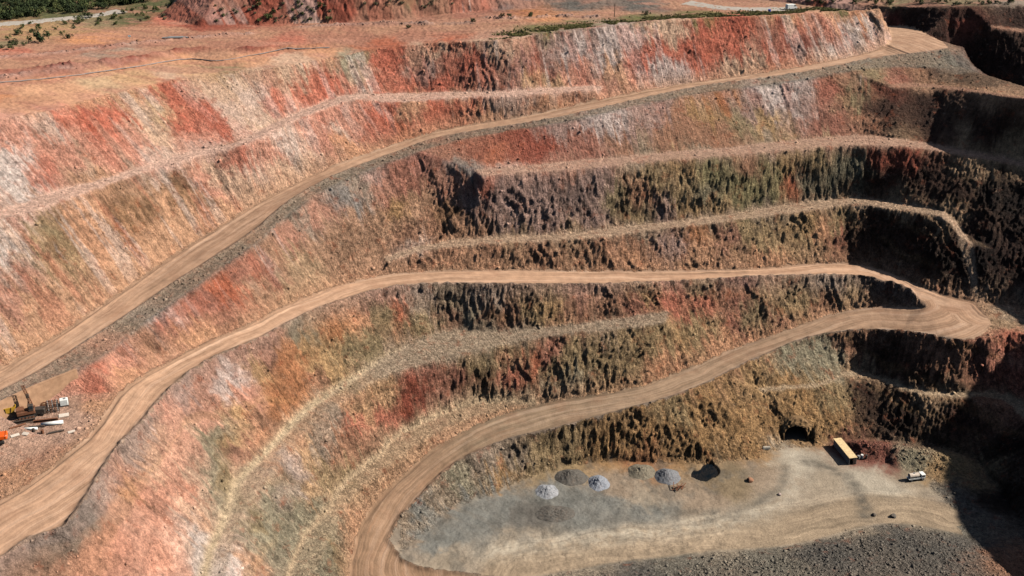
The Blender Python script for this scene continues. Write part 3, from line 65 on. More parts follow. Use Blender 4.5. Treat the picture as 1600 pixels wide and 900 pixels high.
PLACES = {'piles': [(11.4, 294.4, -0.0), (19.7, 302.4, -0.0), (28.5, 299.2, -0.1), (51.4, 302.8, -0.1), (13.7, 282.5, -0.0), (43.0, 305.4, -0.1)], 'row_a': [(-192.2, 381.0, 119.4), (-182.6, 389.6, 119.0), (-172.0, 397.2, 118.1), (-160.2, 409.5, 117.2), (-147.8, 422.8, 116.2), (-136.7, 435.1, 115.2), (-121.3, 444.2, 114.8), (-107.2, 450.6, 114.4)], 'row_b': [(-88.8, 465.1, 114.3), (-70.6, 469.6, 114.3), (-49.0, 470.9, 114.5), (-17.6, 469.0, 115.0)], 'row_c': [(-187.4, 370.6, 119.7), (-171.9, 364.0, 118.0), (-156.8, 381.0, 117.4), (-143.2, 393.7, 116.4)], 'row_d': [(-11.0, 477.6, 115.6), (0.0, 474.7, 115.9), (19.3, 477.1, 116.2), (35.5, 473.3, 116.7)], 'arc_dark': [(99.0, 311.2, 0.0), (105.1, 308.1, 0.1), (110.5, 302.8, -0.1), (112.2, 295.4, 0.1), (111.8, 286.9, -0.0), (110.4, 280.8, 0.1)], 'arc_pale': [(-7.6, 264.0, 0.0), (9.7, 267.9, -0.2), (29.3, 271.4, -0.1), (49.3, 275.4, -0.2), (64.7, 278.9, -0.2), (77.6, 283.8, -0.2), (88.2, 292.2, -0.1), (94.2, 302.8, -0.1), (95.7, 313.9, 0.0)], 'arc_dark2': [(52.4, 283.8, -0.2), (66.4, 282.9, -0.1), (79.6, 288.7, -0.1), (88.1, 297.5, -0.1), (91.9, 308.5, -0.2)], 'road_bush': [(-218.9, 450.0, 116.9), (-211.8, 457.9, 116.8), (-203.0, 462.2, 116.6), (-194.9, 468.8, 116.5), (-185.9, 474.1, 116.4), (-177.7, 481.9, 116.2), (-172.1, 490.3, 116.1)], 'road_rim': [(78.5, 503.2, 117.4), (83.0, 498.8, 117.3), (90.2, 490.5, 117.6), (100.6, 486.2, 117.8), (111.6, 485.3, 117.8), (123.0, 486.2, 117.8)], 'bush_wood': [(-232.5, 486.0, 117.4), (-171.2, 508.0, 116.3), (-203.0, 499.0, 116.8), (-192.2, 485.6, 116.5), (-238.2, 496.2, 117.6), (-181.4, 505.4, 116.4), (-179.1, 506.3, 116.4), (-193.4, 505.5, 116.7), (-227.2, 469.2, 117.2), (-223.3, 497.9, 117.3), (-211.5, 468.1, 116.9), (-212.5, 501.3, 117.1), (-231.0, 504.1, 117.5), (-209.8, 482.3, 116.9), (-230.4, 476.7, 117.4), (-212.0, 495.1, 117.0), (-210.8, 487.6, 117.0), (-187.6, 509.0, 116.6), (-166.1, 511.2, 116.6), (-227.5, 472.7, 117.2), (-205.4, 484.0, 116.8), (-241.9, 503.8, 117.7), (-212.9, 467.2, 116.9), (-215.0, 475.2, 117.0), (-210.6, 492.9, 117.0), (-221.6, 474.8, 117.1), (-223.4, 466.5, 117.2), (-229.9, 491.3, 117.4), (-196.1, 496.7, 116.7), (-215.8, 500.5, 117.2), (-234.6, 499.8, 117.5), (-230.1, 505.0, 117.5), (-207.9, 498.6, 117.0), (-201.1, 491.0, 116.8), (-222.5, 467.8, 117.1), (-231.6, 484.7, 117.4), (-175.9, 506.7, 116.4), (-227.2, 487.7, 117.3), (-216.9, 471.3, 117.0), (-212.8, 488.5, 117.0), (-201.4, 496.8, 116.9), (-209.6, 502.6, 117.0), (-199.1, 495.0, 116.8), (-231.4, 494.4, 117.5), (-202.5, 475.5, 116.7), (-203.6, 478.7, 116.8), (-213.3, 487.1, 117.0), (-232.1, 482.0, 117.4), (-212.5, 479.2, 117.0), (-205.6, 480.9, 116.8), (-194.7, 487.0, 116.7), (-215.9, 471.7, 117.0), (-184.0, 504.5, 116.5), (-185.3, 493.1, 116.4), (-238.2, 498.9, 117.6), (-198.6, 481.3, 116.7), (-214.6, 478.3, 117.0), (-193.6, 509.1, 116.8), (-203.2, 499.9, 116.9), (-236.7, 500.2, 117.6), (-215.7, 500.4, 117.1), (-227.9, 505.9, 117.4), (-201.0, 492.8, 116.8), (-209.7, 469.8, 116.8), (-235.5, 487.8, 117.5), (-214.7, 490.3, 117.1), (-219.7, 471.7, 117.1), (-213.9, 507.5, 117.1), (-194.2, 506.9, 116.7), (-195.6, 495.4, 116.7), (-212.4, 502.6, 117.1), (-188.4, 486.4, 116.5), (-190.6, 495.3, 116.6), (-173.4, 512.9, 116.4), (-224.8, 482.4, 117.2), (-193.3, 504.7, 116.7), (-207.1, 490.2, 116.9), (-220.7, 494.8, 117.2), (-193.0, 499.3, 116.6), (-205.8, 495.1, 116.9), (-213.1, 487.6, 117.0), (-222.8, 480.2, 117.2), (-204.1, 496.4, 116.9), (-232.4, 482.9, 117.4), (-178.8, 501.4, 116.4), (-219.9, 500.9, 117.3), (-188.7, 490.0, 116.5), (-183.6, 506.8, 116.5), (-179.7, 498.8, 116.4), (-196.6, 495.4, 116.7), (-211.4, 485.4, 117.0), (-201.4, 493.7, 116.8), (-235.8, 494.9, 117.6), (-228.0, 473.1, 117.2), (-200.8, 484.4, 116.8), (-207.0, 491.9, 116.9), (-174.0, 504.0, 116.3), (-206.6, 473.3, 116.8), (-223.3, 471.3, 117.1), (-182.8, 492.6, 116.4), (-208.1, 475.1, 116.8), (-170.0, 506.7, 116.3), (-197.5, 486.1, 116.7), (-199.4, 495.4, 116.8), (-221.1, 481.9, 117.1), (-179.0, 509.4, 116.5), (-211.5, 473.0, 116.9), (-228.1, 475.3, 117.3), (-188.0, 509.5, 116.6), (-174.5, 503.1, 116.3), (-185.9, 505.9, 116.5), (-221.0, 481.0, 117.1), (-208.6, 502.1, 117.0), (-194.3, 509.1, 116.7), (-228.0, 490.0, 117.4), (-236.8, 503.7, 117.6), (-172.7, 506.7, 116.4), (-204.7, 495.5, 116.9), (-189.2, 489.6, 116.5), (-226.4, 476.7, 117.2), (-220.3, 479.7, 117.2), (-190.7, 483.8, 116.5), (-213.5, 484.1, 117.0), (-210.9, 476.0, 116.9), (-201.1, 504.3, 116.9), (-218.8, 491.6, 117.1), (-183.3, 504.1, 116.5), (-224.7, 478.0, 117.2), (-233.9, 500.6, 117.6), (-193.5, 500.2, 116.7), (-205.1, 474.7, 116.8), (-227.8, 475.3, 117.2), (-236.3, 499.3, 117.6), (-224.0, 502.3, 117.4), (-177.2, 506.3, 116.4), (-189.3, 495.3, 116.6), (-219.3, 493.0, 117.2), (-190.3, 495.8, 116.6), (-211.2, 503.1, 117.1), (-188.6, 486.0, 116.5), (-179.8, 494.4, 116.4), (-235.3, 505.1, 117.6), (-227.0, 505.4, 117.5), (-184.0, 512.1, 116.6), (-188.6, 492.2, 116.5), (-205.6, 505.2, 117.0), (-228.6, 500.1, 117.4), (-207.8, 492.0, 116.9), (-172.4, 506.2, 116.3), (-218.8, 495.6, 117.2)], 'bush_sparse': [(-179.8, 420.8, 117.6), (-187.6, 414.8, 117.9), (-183.4, 412.2, 118.0), (-189.9, 407.9, 118.3), (-194.3, 409.2, 118.2), (-192.1, 441.6, 116.9), (-192.2, 448.1, 116.5), (-200.3, 452.0, 116.5), (-185.1, 448.5, 116.4), (-185.7, 460.8, 116.3), (-183.0, 467.4, 116.3), (-183.3, 476.7, 116.3), (-180.5, 474.0, 116.3), (-173.0, 429.4, 117.2), (-182.0, 432.0, 117.1), (-195.3, 436.9, 117.1), (-199.8, 459.5, 116.5), (-195.1, 425.6, 117.5), (-178.5, 436.8, 116.9), (-184.7, 404.4, 118.4)], 'bush_green': [(-180.4, 454.9, 116.1), (-157.4, 469.7, 115.6), (-181.2, 467.3, 116.2), (-173.8, 467.7, 116.0), (-163.0, 494.7, 116.1), (-162.6, 480.9, 115.9), (-153.8, 501.9, 116.4), (-181.7, 462.0, 116.1), (-169.4, 484.5, 116.1), (-150.6, 478.2, 115.8), (-155.3, 500.4, 116.2), (-179.1, 451.9, 116.3), (-171.3, 474.8, 116.1), (-148.5, 474.1, 115.5), (-156.6, 492.4, 116.0), (-167.2, 473.4, 115.9), (-171.0, 470.3, 116.0), (-176.7, 478.4, 116.2), (-157.8, 491.9, 116.0), (-180.7, 462.4, 116.1), (-156.9, 487.5, 115.9), (-169.6, 473.0, 116.0), (-156.3, 475.5, 115.7), (-155.7, 474.6, 115.7), (-165.4, 461.9, 115.8), (-172.6, 461.1, 116.0), (-174.9, 467.3, 116.1), (-155.8, 475.5, 115.7), (-167.3, 491.1, 116.0), (-172.9, 483.2, 116.2), (-164.2, 498.2, 116.1), (-159.6, 480.4, 115.8), (-149.9, 478.3, 116.1), (-171.4, 479.2, 116.1)], 'bush_dump': [(-88.2, 470.9, 115.3), (-100.0, 469.2, 115.4), (-97.1, 474.4, 121.8), (-86.0, 474.0, 119.1), (-123.7, 465.1, 116.1), (-125.2, 468.6, 118.8), (-102.6, 469.5, 116.0), (-107.5, 473.1, 121.1), (-113.3, 472.8, 121.3), (-98.8, 473.0, 119.9), (-89.3, 474.7, 120.6), (-109.5, 472.6, 120.9), (-77.3, 472.9, 115.7), (-84.1, 473.3, 117.6), (-107.0, 473.4, 121.6), (-85.1, 473.7, 118.6), (-125.5, 472.1, 121.7), (-121.7, 467.7, 117.8), (-81.7, 475.6, 120.7), (-86.9, 474.4, 119.9), (-92.5, 470.8, 116.0), (-95.6, 471.0, 116.4), (-108.5, 474.7, 122.5), (-101.2, 471.4, 118.2), (-117.8, 470.9, 120.0), (-111.4, 471.7, 119.9), (-103.0, 470.5, 117.4), (-106.7, 468.3, 115.4), (-85.8, 471.3, 115.3), (-92.1, 471.9, 117.4), (-99.8, 470.2, 116.6), (-108.7, 470.5, 118.3), (-92.8, 472.8, 118.5), (-122.7, 470.6, 120.3), (-97.7, 470.7, 116.8), (-91.1, 474.0, 120.1), (-80.2, 475.4, 120.1), (-91.1, 475.3, 121.9), (-89.0, 472.3, 117.3), (-78.7, 472.7, 115.3), (-92.3, 471.3, 116.1), (-89.8, 472.5, 117.8), (-116.5, 470.0, 119.1), (-81.8, 475.1, 120.5), (-77.8, 474.4, 118.0), (-107.6, 474.7, 122.6)], 'bush_grey': [(-49.1, 481.8, 121.6), (-37.7, 484.5, 118.0), (-26.5, 489.5, 118.3), (-49.2, 481.5, 122.0), (-36.2, 485.5, 119.3), (-35.0, 486.3, 119.9), (-27.6, 489.9, 120.0), (-52.7, 480.4, 121.5), (-39.1, 484.1, 118.0), (-58.6, 478.5, 120.3), (-32.8, 487.8, 120.3), (-63.1, 477.8, 120.7), (-30.1, 487.8, 117.4), (-34.5, 486.6, 119.7), (-47.5, 481.5, 120.1), (-26.8, 490.1, 119.6), (-53.7, 479.4, 120.2), (-24.0, 491.5, 119.8)], 'bush_right': [(135.4, 522.6, 114.4), (195.6, 512.8, 115.3), (154.1, 523.3, 114.2), (198.8, 511.1, 115.5), (208.3, 507.0, 116.1), (139.1, 521.8, 113.8), (222.4, 500.7, 116.8), (169.4, 520.3, 113.3), (202.9, 506.4, 115.8), (158.6, 520.0, 113.7), (225.1, 505.6, 116.8), (143.8, 522.1, 114.4), (150.8, 523.4, 114.4), (149.5, 520.5, 113.8), (144.0, 520.8, 113.5), (212.6, 504.5, 116.4), (220.1, 503.8, 116.7), (232.3, 499.9, 116.9), (200.7, 506.8, 115.6), (144.1, 522.2, 114.5), (139.4, 522.1, 114.4), (177.6, 525.1, 113.3), (207.2, 507.0, 116.0), (141.6, 521.5, 114.1), (194.6, 516.3, 115.1), (145.5, 520.9, 113.7), (176.9, 522.9, 113.2), (188.0, 513.3, 114.4), (239.1, 510.0, 116.8), (215.4, 504.6, 116.5), (168.8, 527.5, 113.6), (188.4, 520.3, 114.4), (212.2, 503.2, 116.4), (179.1, 526.9, 113.3), (189.2, 515.6, 114.5), (219.1, 505.5, 116.7), (168.0, 524.8, 113.6), (225.8, 505.2, 116.8), (137.7, 521.9, 114.0), (159.7, 520.1, 113.8)], 'bush_rim': [(57.6, 475.8, 117.3), (-1.4, 477.8, 115.8), (-4.1, 475.5, 115.7), (-16.3, 469.0, 115.1), (176.2, 520.2, 113.1), (201.9, 506.0, 115.7), (-43.0, 463.7, 114.1), (8.3, 476.9, 116.0)]}


# ------------------------------------------------------------------ survey -> heights
X0, X1, Y0, Y1, STEP = -262.0, 330.0, 178.0, 540.0, 0.38

def catmull(pts, step=3.0):
    p = [np.array(q, float) for q in pts]
    if len(p) < 3:
        out = []
        for a, b in zip(p, p[1:]):
            n = max(1, int(np.linalg.norm(b - a) / step))
            out += [a + (b - a) * i / n for i in range(n)]
        return np.array(out + [p[-1]])
    p = [2 * p[0] - p[1]] + p + [2 * p[-1] - p[-2]]
    out = []
    for i in range(1, len(p) - 2):
        a, b, c, d = p[i - 1], p[i], p[i + 1], p[i + 2]
        # centripetal
        def tj(ti, u, v): return ti + max(1e-3, np.linalg.norm(v - u)) ** 0.5
        t0 = 0; t1 = tj(t0, a, b); t2 = tj(t1, b, c); t3 = tj(t2, c, d)
        n = max(1, int(np.linalg.norm(c - b) / step))
        for k in range(n):
            t = t1 + (t2 - t1) * k / n
            A1 = (t1 - t) / (t1 - t0) * a + (t - t0) / (t1 - t0) * b
            A2 = (t2 - t) / (t2 - t1) * b + (t - t1) / (t2 - t1) * c
            A3 = (t3 - t) / (t3 - t2) * c + (t - t2) / (t3 - t2) * d
            B1 = (t2 - t) / (t2 - t0) * A1 + (t - t0) / (t2 - t0) * A2
            B2 = (t3 - t) / (t3 - t1) * A2 + (t - t1) / (t3 - t1) * A3
            q = (t2 - t) / (t2 - t1) * B1 + (t - t1) / (t2 - t1) * B2
            q[2] = b[2] + (c[2] - b[2]) * k / n
            out.append(q)
    return np.array(out + [p[-2]])

LN = {k: catmull(v) for k, v in SURVEY.items()}

def build_tin():
    P, Z, E = [], [], []
    for k, l in LN.items():
        b = len(P)
        for q in l:
            P.append(Vector((q[0], q[1]))); Z.append(q[2])
        E += [(b + i, b + i + 1) for i in range(len(l) - 1)]
    vo, eo, fo, vi, ei, fi = delaunay_2d_cdt(P, E, [], 0, 0.02, True)
    V = np.array([(v.x, v.y) for v in vo])
    zz = np.zeros(len(vo)); crossed = []
    Pn = np.array([(p.x, p.y) for p in P]); Zn = np.array(Z)
    for i, src in enumerate(vi):
        if src:
            zz[i] = np.mean([Z[s] for s in src])
        else:
            d = ((Pn - V[i]) ** 2).sum(1); j = np.argsort(d)[:4]
            w = 1 / (d[j] + 1e-3); zz[i] = (Zn[j] * w).sum() / w.sum(); crossed.append((V[i], zz[i], Zn[j].tolist()))
    return V, zz, [tuple(f) for f in fo], crossed

def raster(V, zz, tris, xs, ys):
    H = np.full((len(ys), len(xs)), np.nan, np.float64)
    dx = xs[1] - xs[0]; dy = ys[1] - ys[0]
    for (a, b, c) in tris:
        ax, ay = V[a]; bx, by = V[b]; cx, cy = V[c]
        i0 = max(0, int(math.floor((min(ax, bx, cx) - xs[0]) / dx))); i1 = min(len(xs) - 1, int(math.ceil((max(ax, bx, cx) - xs[0]) / dx)))
        j0 = max(0, int(math.floor((min(ay, by, cy) - ys[0]) / dy))); j1 = min(len(ys) - 1, int(math.ceil((max(ay, by, cy) - ys[0]) / dy)))
        if i1 < i0 or j1 < j0: continue
        det = (by - cy) * (ax - cx) + (cx - bx) * (ay - cy)
        if abs(det) < 1e-9: continue
        xx = xs[i0:i1 + 1][None, :]; yy = ys[j0:j1 + 1][:, None]
        l1 = ((by - cy) * (xx - cx) + (cx - bx) * (yy - cy)) / det
        l2 = ((cy - ay) * (xx - cx) + (ax - cx) * (yy - cy)) / det
        l3 = 1 - l1 - l2
        m = (l1 >= -1e-6) & (l2 >= -1e-6) & (l3 >= -1e-6)
        z = l1 * zz[a] + l2 * zz[b] + l3 * zz[c]
        S = H[j0:j1 + 1, i0:i1 + 1]; S[m] = z[m]
    return H

def fill_nan(H, v=120.0):
    H[np.isnan(H)] = v
    return H

def blur(H, s):
    r = int(3 * s + 1); k = np.exp(-0.5 * (np.arange(-r, r + 1) / s) ** 2); k /= k.sum()
    P = np.pad(H, r, mode='edge')
    A = sum(k[i] * P[i:i + H.shape[0], :] for i in range(2 * r + 1))
    return sum(k[i] * A[:, i:i + H.shape[1]] for i in range(2 * r + 1))

# ------------------------------------------------------------------ noise
_rs = np.random.RandomState(11)
_perm = np.concatenate([_rs.permutation(512)] * 3).astype(np.int32)
_gr = _rs.normal(size=(512, 3)).astype(np.float32); _gr /= np.linalg.norm(_gr, axis=1)[:, None]

def noise(x, y, z, seed=0):
    x = np.asarray(x, np.float32) + seed * 17.31; y = np.asarray(y, np.float32) + seed * 5.77; z = np.asarray(z, np.float32) + seed * 9.13
    xi = np.floor(x).astype(np.int32); yi = np.floor(y).astype(np.int32); zi = np.floor(z).astype(np.int32)
    fx = x - xi; fy = y - yi; fz = z - zi
    u = fx * fx * fx * (fx * (fx * 6 - 15) + 10); v = fy * fy * fy * (fy * (fy * 6 - 15) + 10); w = fz * fz * fz * (fz * (fz * 6 - 15) + 10)
    def g(a, b, c):
        h = _perm[_perm[_perm[(xi + a) & 511] + ((yi + b) & 511)] + ((zi + c) & 511)]
        q = _gr[h]
        return q[..., 0] * (fx - a) + q[..., 1] * (fy - b) + q[..., 2] * (fz - c)
    l = lambda a, b, t: a + (b - a) * t
    return 1.6 * l(l(l(g(0, 0, 0), g(1, 0, 0), u), l(g(0, 1, 0), g(1, 1, 0), u), v), l(l(g(0, 0, 1), g(1, 0, 1), u), l(g(0, 1, 1), g(1, 1, 1), u), v), w)

def fbm(x, y, z, oct=4, seed=0, gain=0.5):
    s = 0; a = 1.0; f = 1.0
    for o in range(oct):
        s = s + a * noise(x * f, y * f, z * f, seed + o); a *= gain; f *= 2.03
    return s

def smooth(a, b, x):
    t = np.clip((x - a) / (b - a), 0, 1); return t * t * (3 - 2 * t)

def inpoly(px_, py_, poly):
    r = np.zeros(px_.shape, bool); n = len(poly)
    for i in range(n):
        x1, y1 = poly[i][:2]; x2, y2 = poly[(i + 1) % n][:2]
        if y1 == y2: continue
        c = (y1 > py_) != (y2 > py_)
        r ^= c & (px_ < (x2 - x1) * (py_ - y1) / (y2 - y1) + x1)
    return r

def guide(px_, py_, line):
    """distance to a polyline, arc length of the nearest point, side (+ = left of it)"""
    best = np.full(px_.shape, 1e9, np.float32); arc = np.zeros(px_.shape, np.float32); side = np.zeros(px_.shape, np.float32)
    s0 = 0.0
    for a, b in zip(line[:-1], line[1:]):
        ex, ey = b[0] - a[0], b[1] - a[1]; ll = math.hypot(ex, ey)
        if ll < 1e-6: continue
        qx = px_ - np.float32(a[0]); qy = py_ - np.float32(a[1])
        t = np.clip((qx * ex + qy * ey) / (ll * ll), 0, 1)
        d = (qx - t * ex) ** 2 + (qy - t * ey) ** 2
        m = d < best
        best[m] = d[m]; arc[m] = (s0 + t * ll)[m]; side[m] = (ex * qy - ey * qx)[m]
        s0 += ll
    return np.sqrt(best), arc, np.sign(side)

# ------------------------------------------------------------------ height field of the pit
V_, Z_, T_, _ = build_tin()
xs = np.arange(X0, X1 + STEP / 2, STEP); ys = np.arange(Y0, Y1 + STEP / 2, STEP)
H = blur(fill_nan(raster(V_, Z_, T_, xs, ys)), 0.9)
GX, GY = np.meshgrid(xs.astype(np.float32), ys.astype(np.float32))
NX, NY = len(xs), len(ys)

L_ = lambda k: [tuple(p[:2]) for p in LN[k][::2]] + [tuple(LN[k][-1][:2])]
polyA = L_('a_in') + L_('nose')[:1] + L_('a_loop') + L_('a_out')[::-1]
polyAB = L_('a_out') + L_('a_berm')[::-1]
polyB = L_('b_in') + L_('loop_out') + L_('c_out')[::-1] + L_('c_in') + L_('loop_in')[::-1] + L_('b_out')[::-1]
polyF = [p for p in L_('toe') if p[0] < 112] + L_('mound_toe') + L_('near_toe')[::-1] + L_('c_out')[:8]
polyG = L_('rim') + L_('rim_r') + [(600, 100), (600, 900), (-600, 900), (-600, 280)]
jx = 0.55 * noise(GX / 2.6, GY / 2.6, 0 * GX, 71) + 0.35 * noise(GX / 1.0, GY / 1.0, 0 * GX, 72); jy = 0.55 * noise(GX / 2.6, GY / 2.6, 0 * GX, 73) + 0.35 * noise(GX / 1.0, GY / 1.0, 0 * GX, 74)
JX, JY = GX + jx, GY + jy
inA = inpoly(JX, JY, polyA); inB = inpoly(JX, JY, polyB); inF = inpoly(GX + 2.2 * jx, GY + 2.2 * jy, polyF); inAB = inpoly(JX, JY, polyAB)
polyP = [tuple(p[:2]) for p in LN['pad_back']] + L_('pad_front')[::-1]; inP = inpoly(GX, GY, polyP)
nearwall = inpoly(GX, GY, [(-165, 205), (-135, 245), (-110, 262), (-104, 257), (-112, 246), (-140, 195)])
BENCH = {}
for b_ in 'eghidjkm':
    BENCH[b_] = (GX < (172 if b_ == 'h' else 400)) & inpoly(JX, JY, L_('bench_%s_in' % b_) + L_('bench_%s_out' % b_)[::-1])
inG = inpoly(GX, GY, polyG)
road = (inA | inB)
calm = np.clip(blur((road | inF | inP | (nearwall & ~inA)).astype(np.float32), 1.3) * 1.0, 0, 1)
anyb = np.zeros(GX.shape, bool)
for b_ in BENCH.values(): anyb |= b_
ledge = np.clip(blur(anyb.astype(np.float32), 1.4) * 1.3, 0, 1)

PORTAL = (98.8, 325.0)
dxp = np.abs(GX - PORTAL[0])
cutz = np.maximum(0.0, (GY - PORTAL[1]) * 5.0) + np.maximum(0, dxp - 5.5) * 4
H = np.where((dxp < 9) & (GY < PORTAL[1] + 4) & (GY > 312), np.minimum(H, cutz + 0.02), H)
PONDS = [((GX - SPOT['pond_a'][0]) / 2.7) ** 2 + ((GY - SPOT['pond_a'][1]) / 4.2) ** 2, ((GX - SPOT['pond_b'][0]) / 3.6) ** 2 + ((GY - SPOT['pond_b'][1]) / 3.4) ** 2]
wob = 0.35 * noise(GX / 1.7, GY / 1.7, 0 * GX, 77)
pond = np.minimum(*PONDS) + wob
H = H - 1.3 * smooth(1.25, 0.85, pond)

dB, arcB, sB = guide(GX, GY, L_('b_in') + L_('loop_out')[:2] + L_('apron_back'))
dA, arcA, sA = guide(GX, GY, L_('a_in') + L_('bench_k_in')[3:])
dC, arcC, sC = guide(GX, GY, L_('c_out') + L_('apron_edge'))
dC2, arcC2, sC2 = guide(GX, GY, L_('c_in'))
dBo, _, _ = guide(GX, GY, L_('b_out'))
dAb, _, _ = guide(GX, GY, L_('a_berm'))
dAo, _, _ = guide(GX, GY, L_('a_out'))
dI, _, _ = guide(GX, GY, L_('bench_i_in'))
arc = np.where((sA > 0) | inA | inAB, arcA, np.where(sB > 0, arcB + 700, np.where((sC > 0), arcC2 + 1500, arcC + 2300))).astype(np.float32)

# windrows pushed up by the graders along the outer edges of the roads
wr = lambda d, w: np.exp(-(d / w) ** 2)
lump = 0.75 + 0.5 * noise(GX / 2.2, GY / 2.2, 0 * GX, 31)
H = H + (1.2 * wr(dBo, 0.9) + 0.9 * wr(dC, 0.8) + 0.8 * wr(dAo, 0.8) + 0.4 * wr(dI, .8)) * np.clip(lump, .15, 1.6) * (GX < 150)
dBi_ = np.where(inB, dB, 99); dCi_ = np.where(inB, dC2, 99); dAi_ = np.where(inA, dA, 99)
H = H - 0.25 * (wr(dBi_ - 1.0, 0.5) + wr(dCi_ - 1.0, 0.5) + wr(dAi_ - 1.0, 0.5)) + 0.25 * (wr(dBi_ - 2.0, 0.5) + wr(dAi_ - 2.0, 0.5))

dRow = np.full(GX.shape, 99.0, np.float32)
for r_ in ('row_a', 'row_b', 'row_c', 'row_d'):
    dRow = np.minimum(dRow, guide(GX, GY, [p[:2] for p in PLACES[r_]])[0])
rown = np.clip(.55 + noise(GX / 6, GY / 6, 0 * GX, 231) + .4 * noise(GX / 1.5, GY / 1.5, 0 * GX, 232), 0, 1.6)
H = H + 1.0 * wr(dRow, 1.5) * rown
dSc = np.minimum(guide(GX, GY, L_('scarp'))[0], 99); dPi, _, _ = guide(GX, GY, L_('pipe'))
H = H + 0.9 * wr(dSc, 1.3) * rown
gy_, gx_ = np.gradient(blur(H, 1.5), STEP)
slope = np.hypot(gx_, gy_).astype(np.float32)
nz = 1 / np.sqrt(1 + slope ** 2); nx = -gx_ * nz; ny = -gy_ * nz
face = smooth(0.45, 1.0, slope) * (1 - np.clip(calm * 1.2, 0, 1)) * (1 - 0.75 * ledge)
Zf = H.astype(np.float32)
# hard dark rock breaks blocky, weathered upper rock erodes into gullies
hard = smooth(82, 62, Zf) * smooth(-75, -35, GX) + 0.35
hard = np.clip(hard, 0.25, 1.0)
big = fbm(GX / 13, GY / 13, Zf / 13, 3, 1)
aw = arc + 1.0 * fbm(GX / 5, GY / 5, Zf / 5, 2, 33)
rib = 0.5 * noise(aw / 6.0, Zf / 26, 0 * arc, 5) + 0.8 * (0.35 - np.abs(noise(aw / 2.6, Zf / 15, 0 * arc, 6))) + 0.5 * (0.3 - np.abs(noise(aw / 1.2, Zf / 8, 0 * arc, 7)))
rib = rib * np.clip(0.7 + 0.8 * noise(GX / 17, GY / 17, Zf / 17, 35), 0.1, 1.4)
# joint sets: planes that break the face into angular blocks
def joints(d, lam, wob, seed):
    q = (GX * d[0] + GY * d[1] + Zf * d[2]) / lam + wob * noise(GX / 8, GY / 8, Zf / 8, seed) + 0.25 * noise(GX / 2, GY / 2, Zf / 2, seed + 1)
    fl = np.floor(q); fr = q - fl
    amp = 0.35 + 1.3 * _perm[(fl.astype(np.int64) & 511)] / 512.0
    return (fr - 0.5) * amp
mod = lambda s: np.clip(0.55 + 0.9 * noise(GX / 10, GY / 10, Zf / 10, s), 0.0, 1.4)
blk = 1.05 * joints((0.86, 0.25, 0.30), 3.4, 0.9, 101) * mod(111) + 0.85 * joints((-0.66, 0.60, 0.22), 2.4, 0.9, 103) * mod(112) + 0.3 * joints((0.15, 0.2, 0.96), 2.1, 0.8, 105) * mod(113) + 0.5 * joints((0.95, -0.3, -0.15), 1.3, 0.7, 107) * mod(114)
st_ = fbm(GX / 3.2, GY / 3.2, Zf / 3.2, 2, 9) * 3.0
stp = (np.floor(st_) + smooth(0.0, 0.45, st_ - np.floor(st_))) / 3.0
fine = fbm(GX / 0.95, GY / 0.95, Zf / 0.95, 2, 19)
grv = -np.clip(0.15 - np.abs(noise(aw / 2.7, Zf / 24, 0 * arc, 121)), 0, 1) / 0.15 * np.clip(0.3 + 1.3 * noise(GX / 9, GY / 9, Zf / 9, 122), 0, 1.3)
D = face * (0.42 * hard * grv + 1.0 * big + (0.62 - 0.1 * hard) * rib + (0.25 + 0.75 * hard) * (0.95 * blk + 0.28 * stp) + (0.08 + 0.2 * hard) * fine)
flat = (1 - face) * (1 - calm)
D += flat * ((0.22 - 0.1 * ledge) * fbm(GX / 2.4, GY / 2.4, 0 * GX, 3, 23) + (0.16 - .08 * ledge) * fine)
D += calm * (0.05 * noise(GX / 3, GY / 3, 0 * GX, 25) + 0.03 * fine) + inF * calm * (.22 * fbm(GX / 4, GY / 4, 0 * GX, 3, 26) + .07 * fine) * smooth(90, 60, GX)
# coarse dumped rock near the foot of the view and on the mound by the floor
nearr = smooth(1.2, 2.8, Zf) * smooth(8, 6, Zf) * (~inF) * (~inB) * smooth(-5, 5, GX) * (1 - face)
D += nearr * (0.22 * fbm(GX / 1.6, GY / 1.6, 0 * GX, 3, 27) + 0.16 * fine)
PX = GX + nx * D; PY = GY + ny * D; PZ = H + nz * D

def gz(x, y):
    i = min(max((x - X0) / STEP, 0), NX - 2); j = min(max((y - Y0) / STEP, 0), NY - 2)
    a, b = int(i), int(j); u, v = i - a, j - b
    return float((PZ[b, a] * (1 - u) + PZ[b, a + 1] * u) * (1 - v) + (PZ[b + 1, a] * (1 - u) + PZ[b + 1, a + 1] * u) * v)

# ------------------------------------------------------------------ the colour of the rock, strata and stains, plus shade painted on the right walls
def lin(c):
    c = np.asarray(c, np.float64) / 255.0
    return np.where(c <= 0.04045, c / 12.92, ((c + 0.055) / 1.055) ** 2.4)
ALB = 0.62
PALV = {k: lin(v) * ALB for k, v in PAL.items()}
SP = np.array([(x, y, z) for x, y, z, n in ROCKS], np.float32); SC = np.array([PALV[n] for x, y, z, n in ROCKS], np.float32)

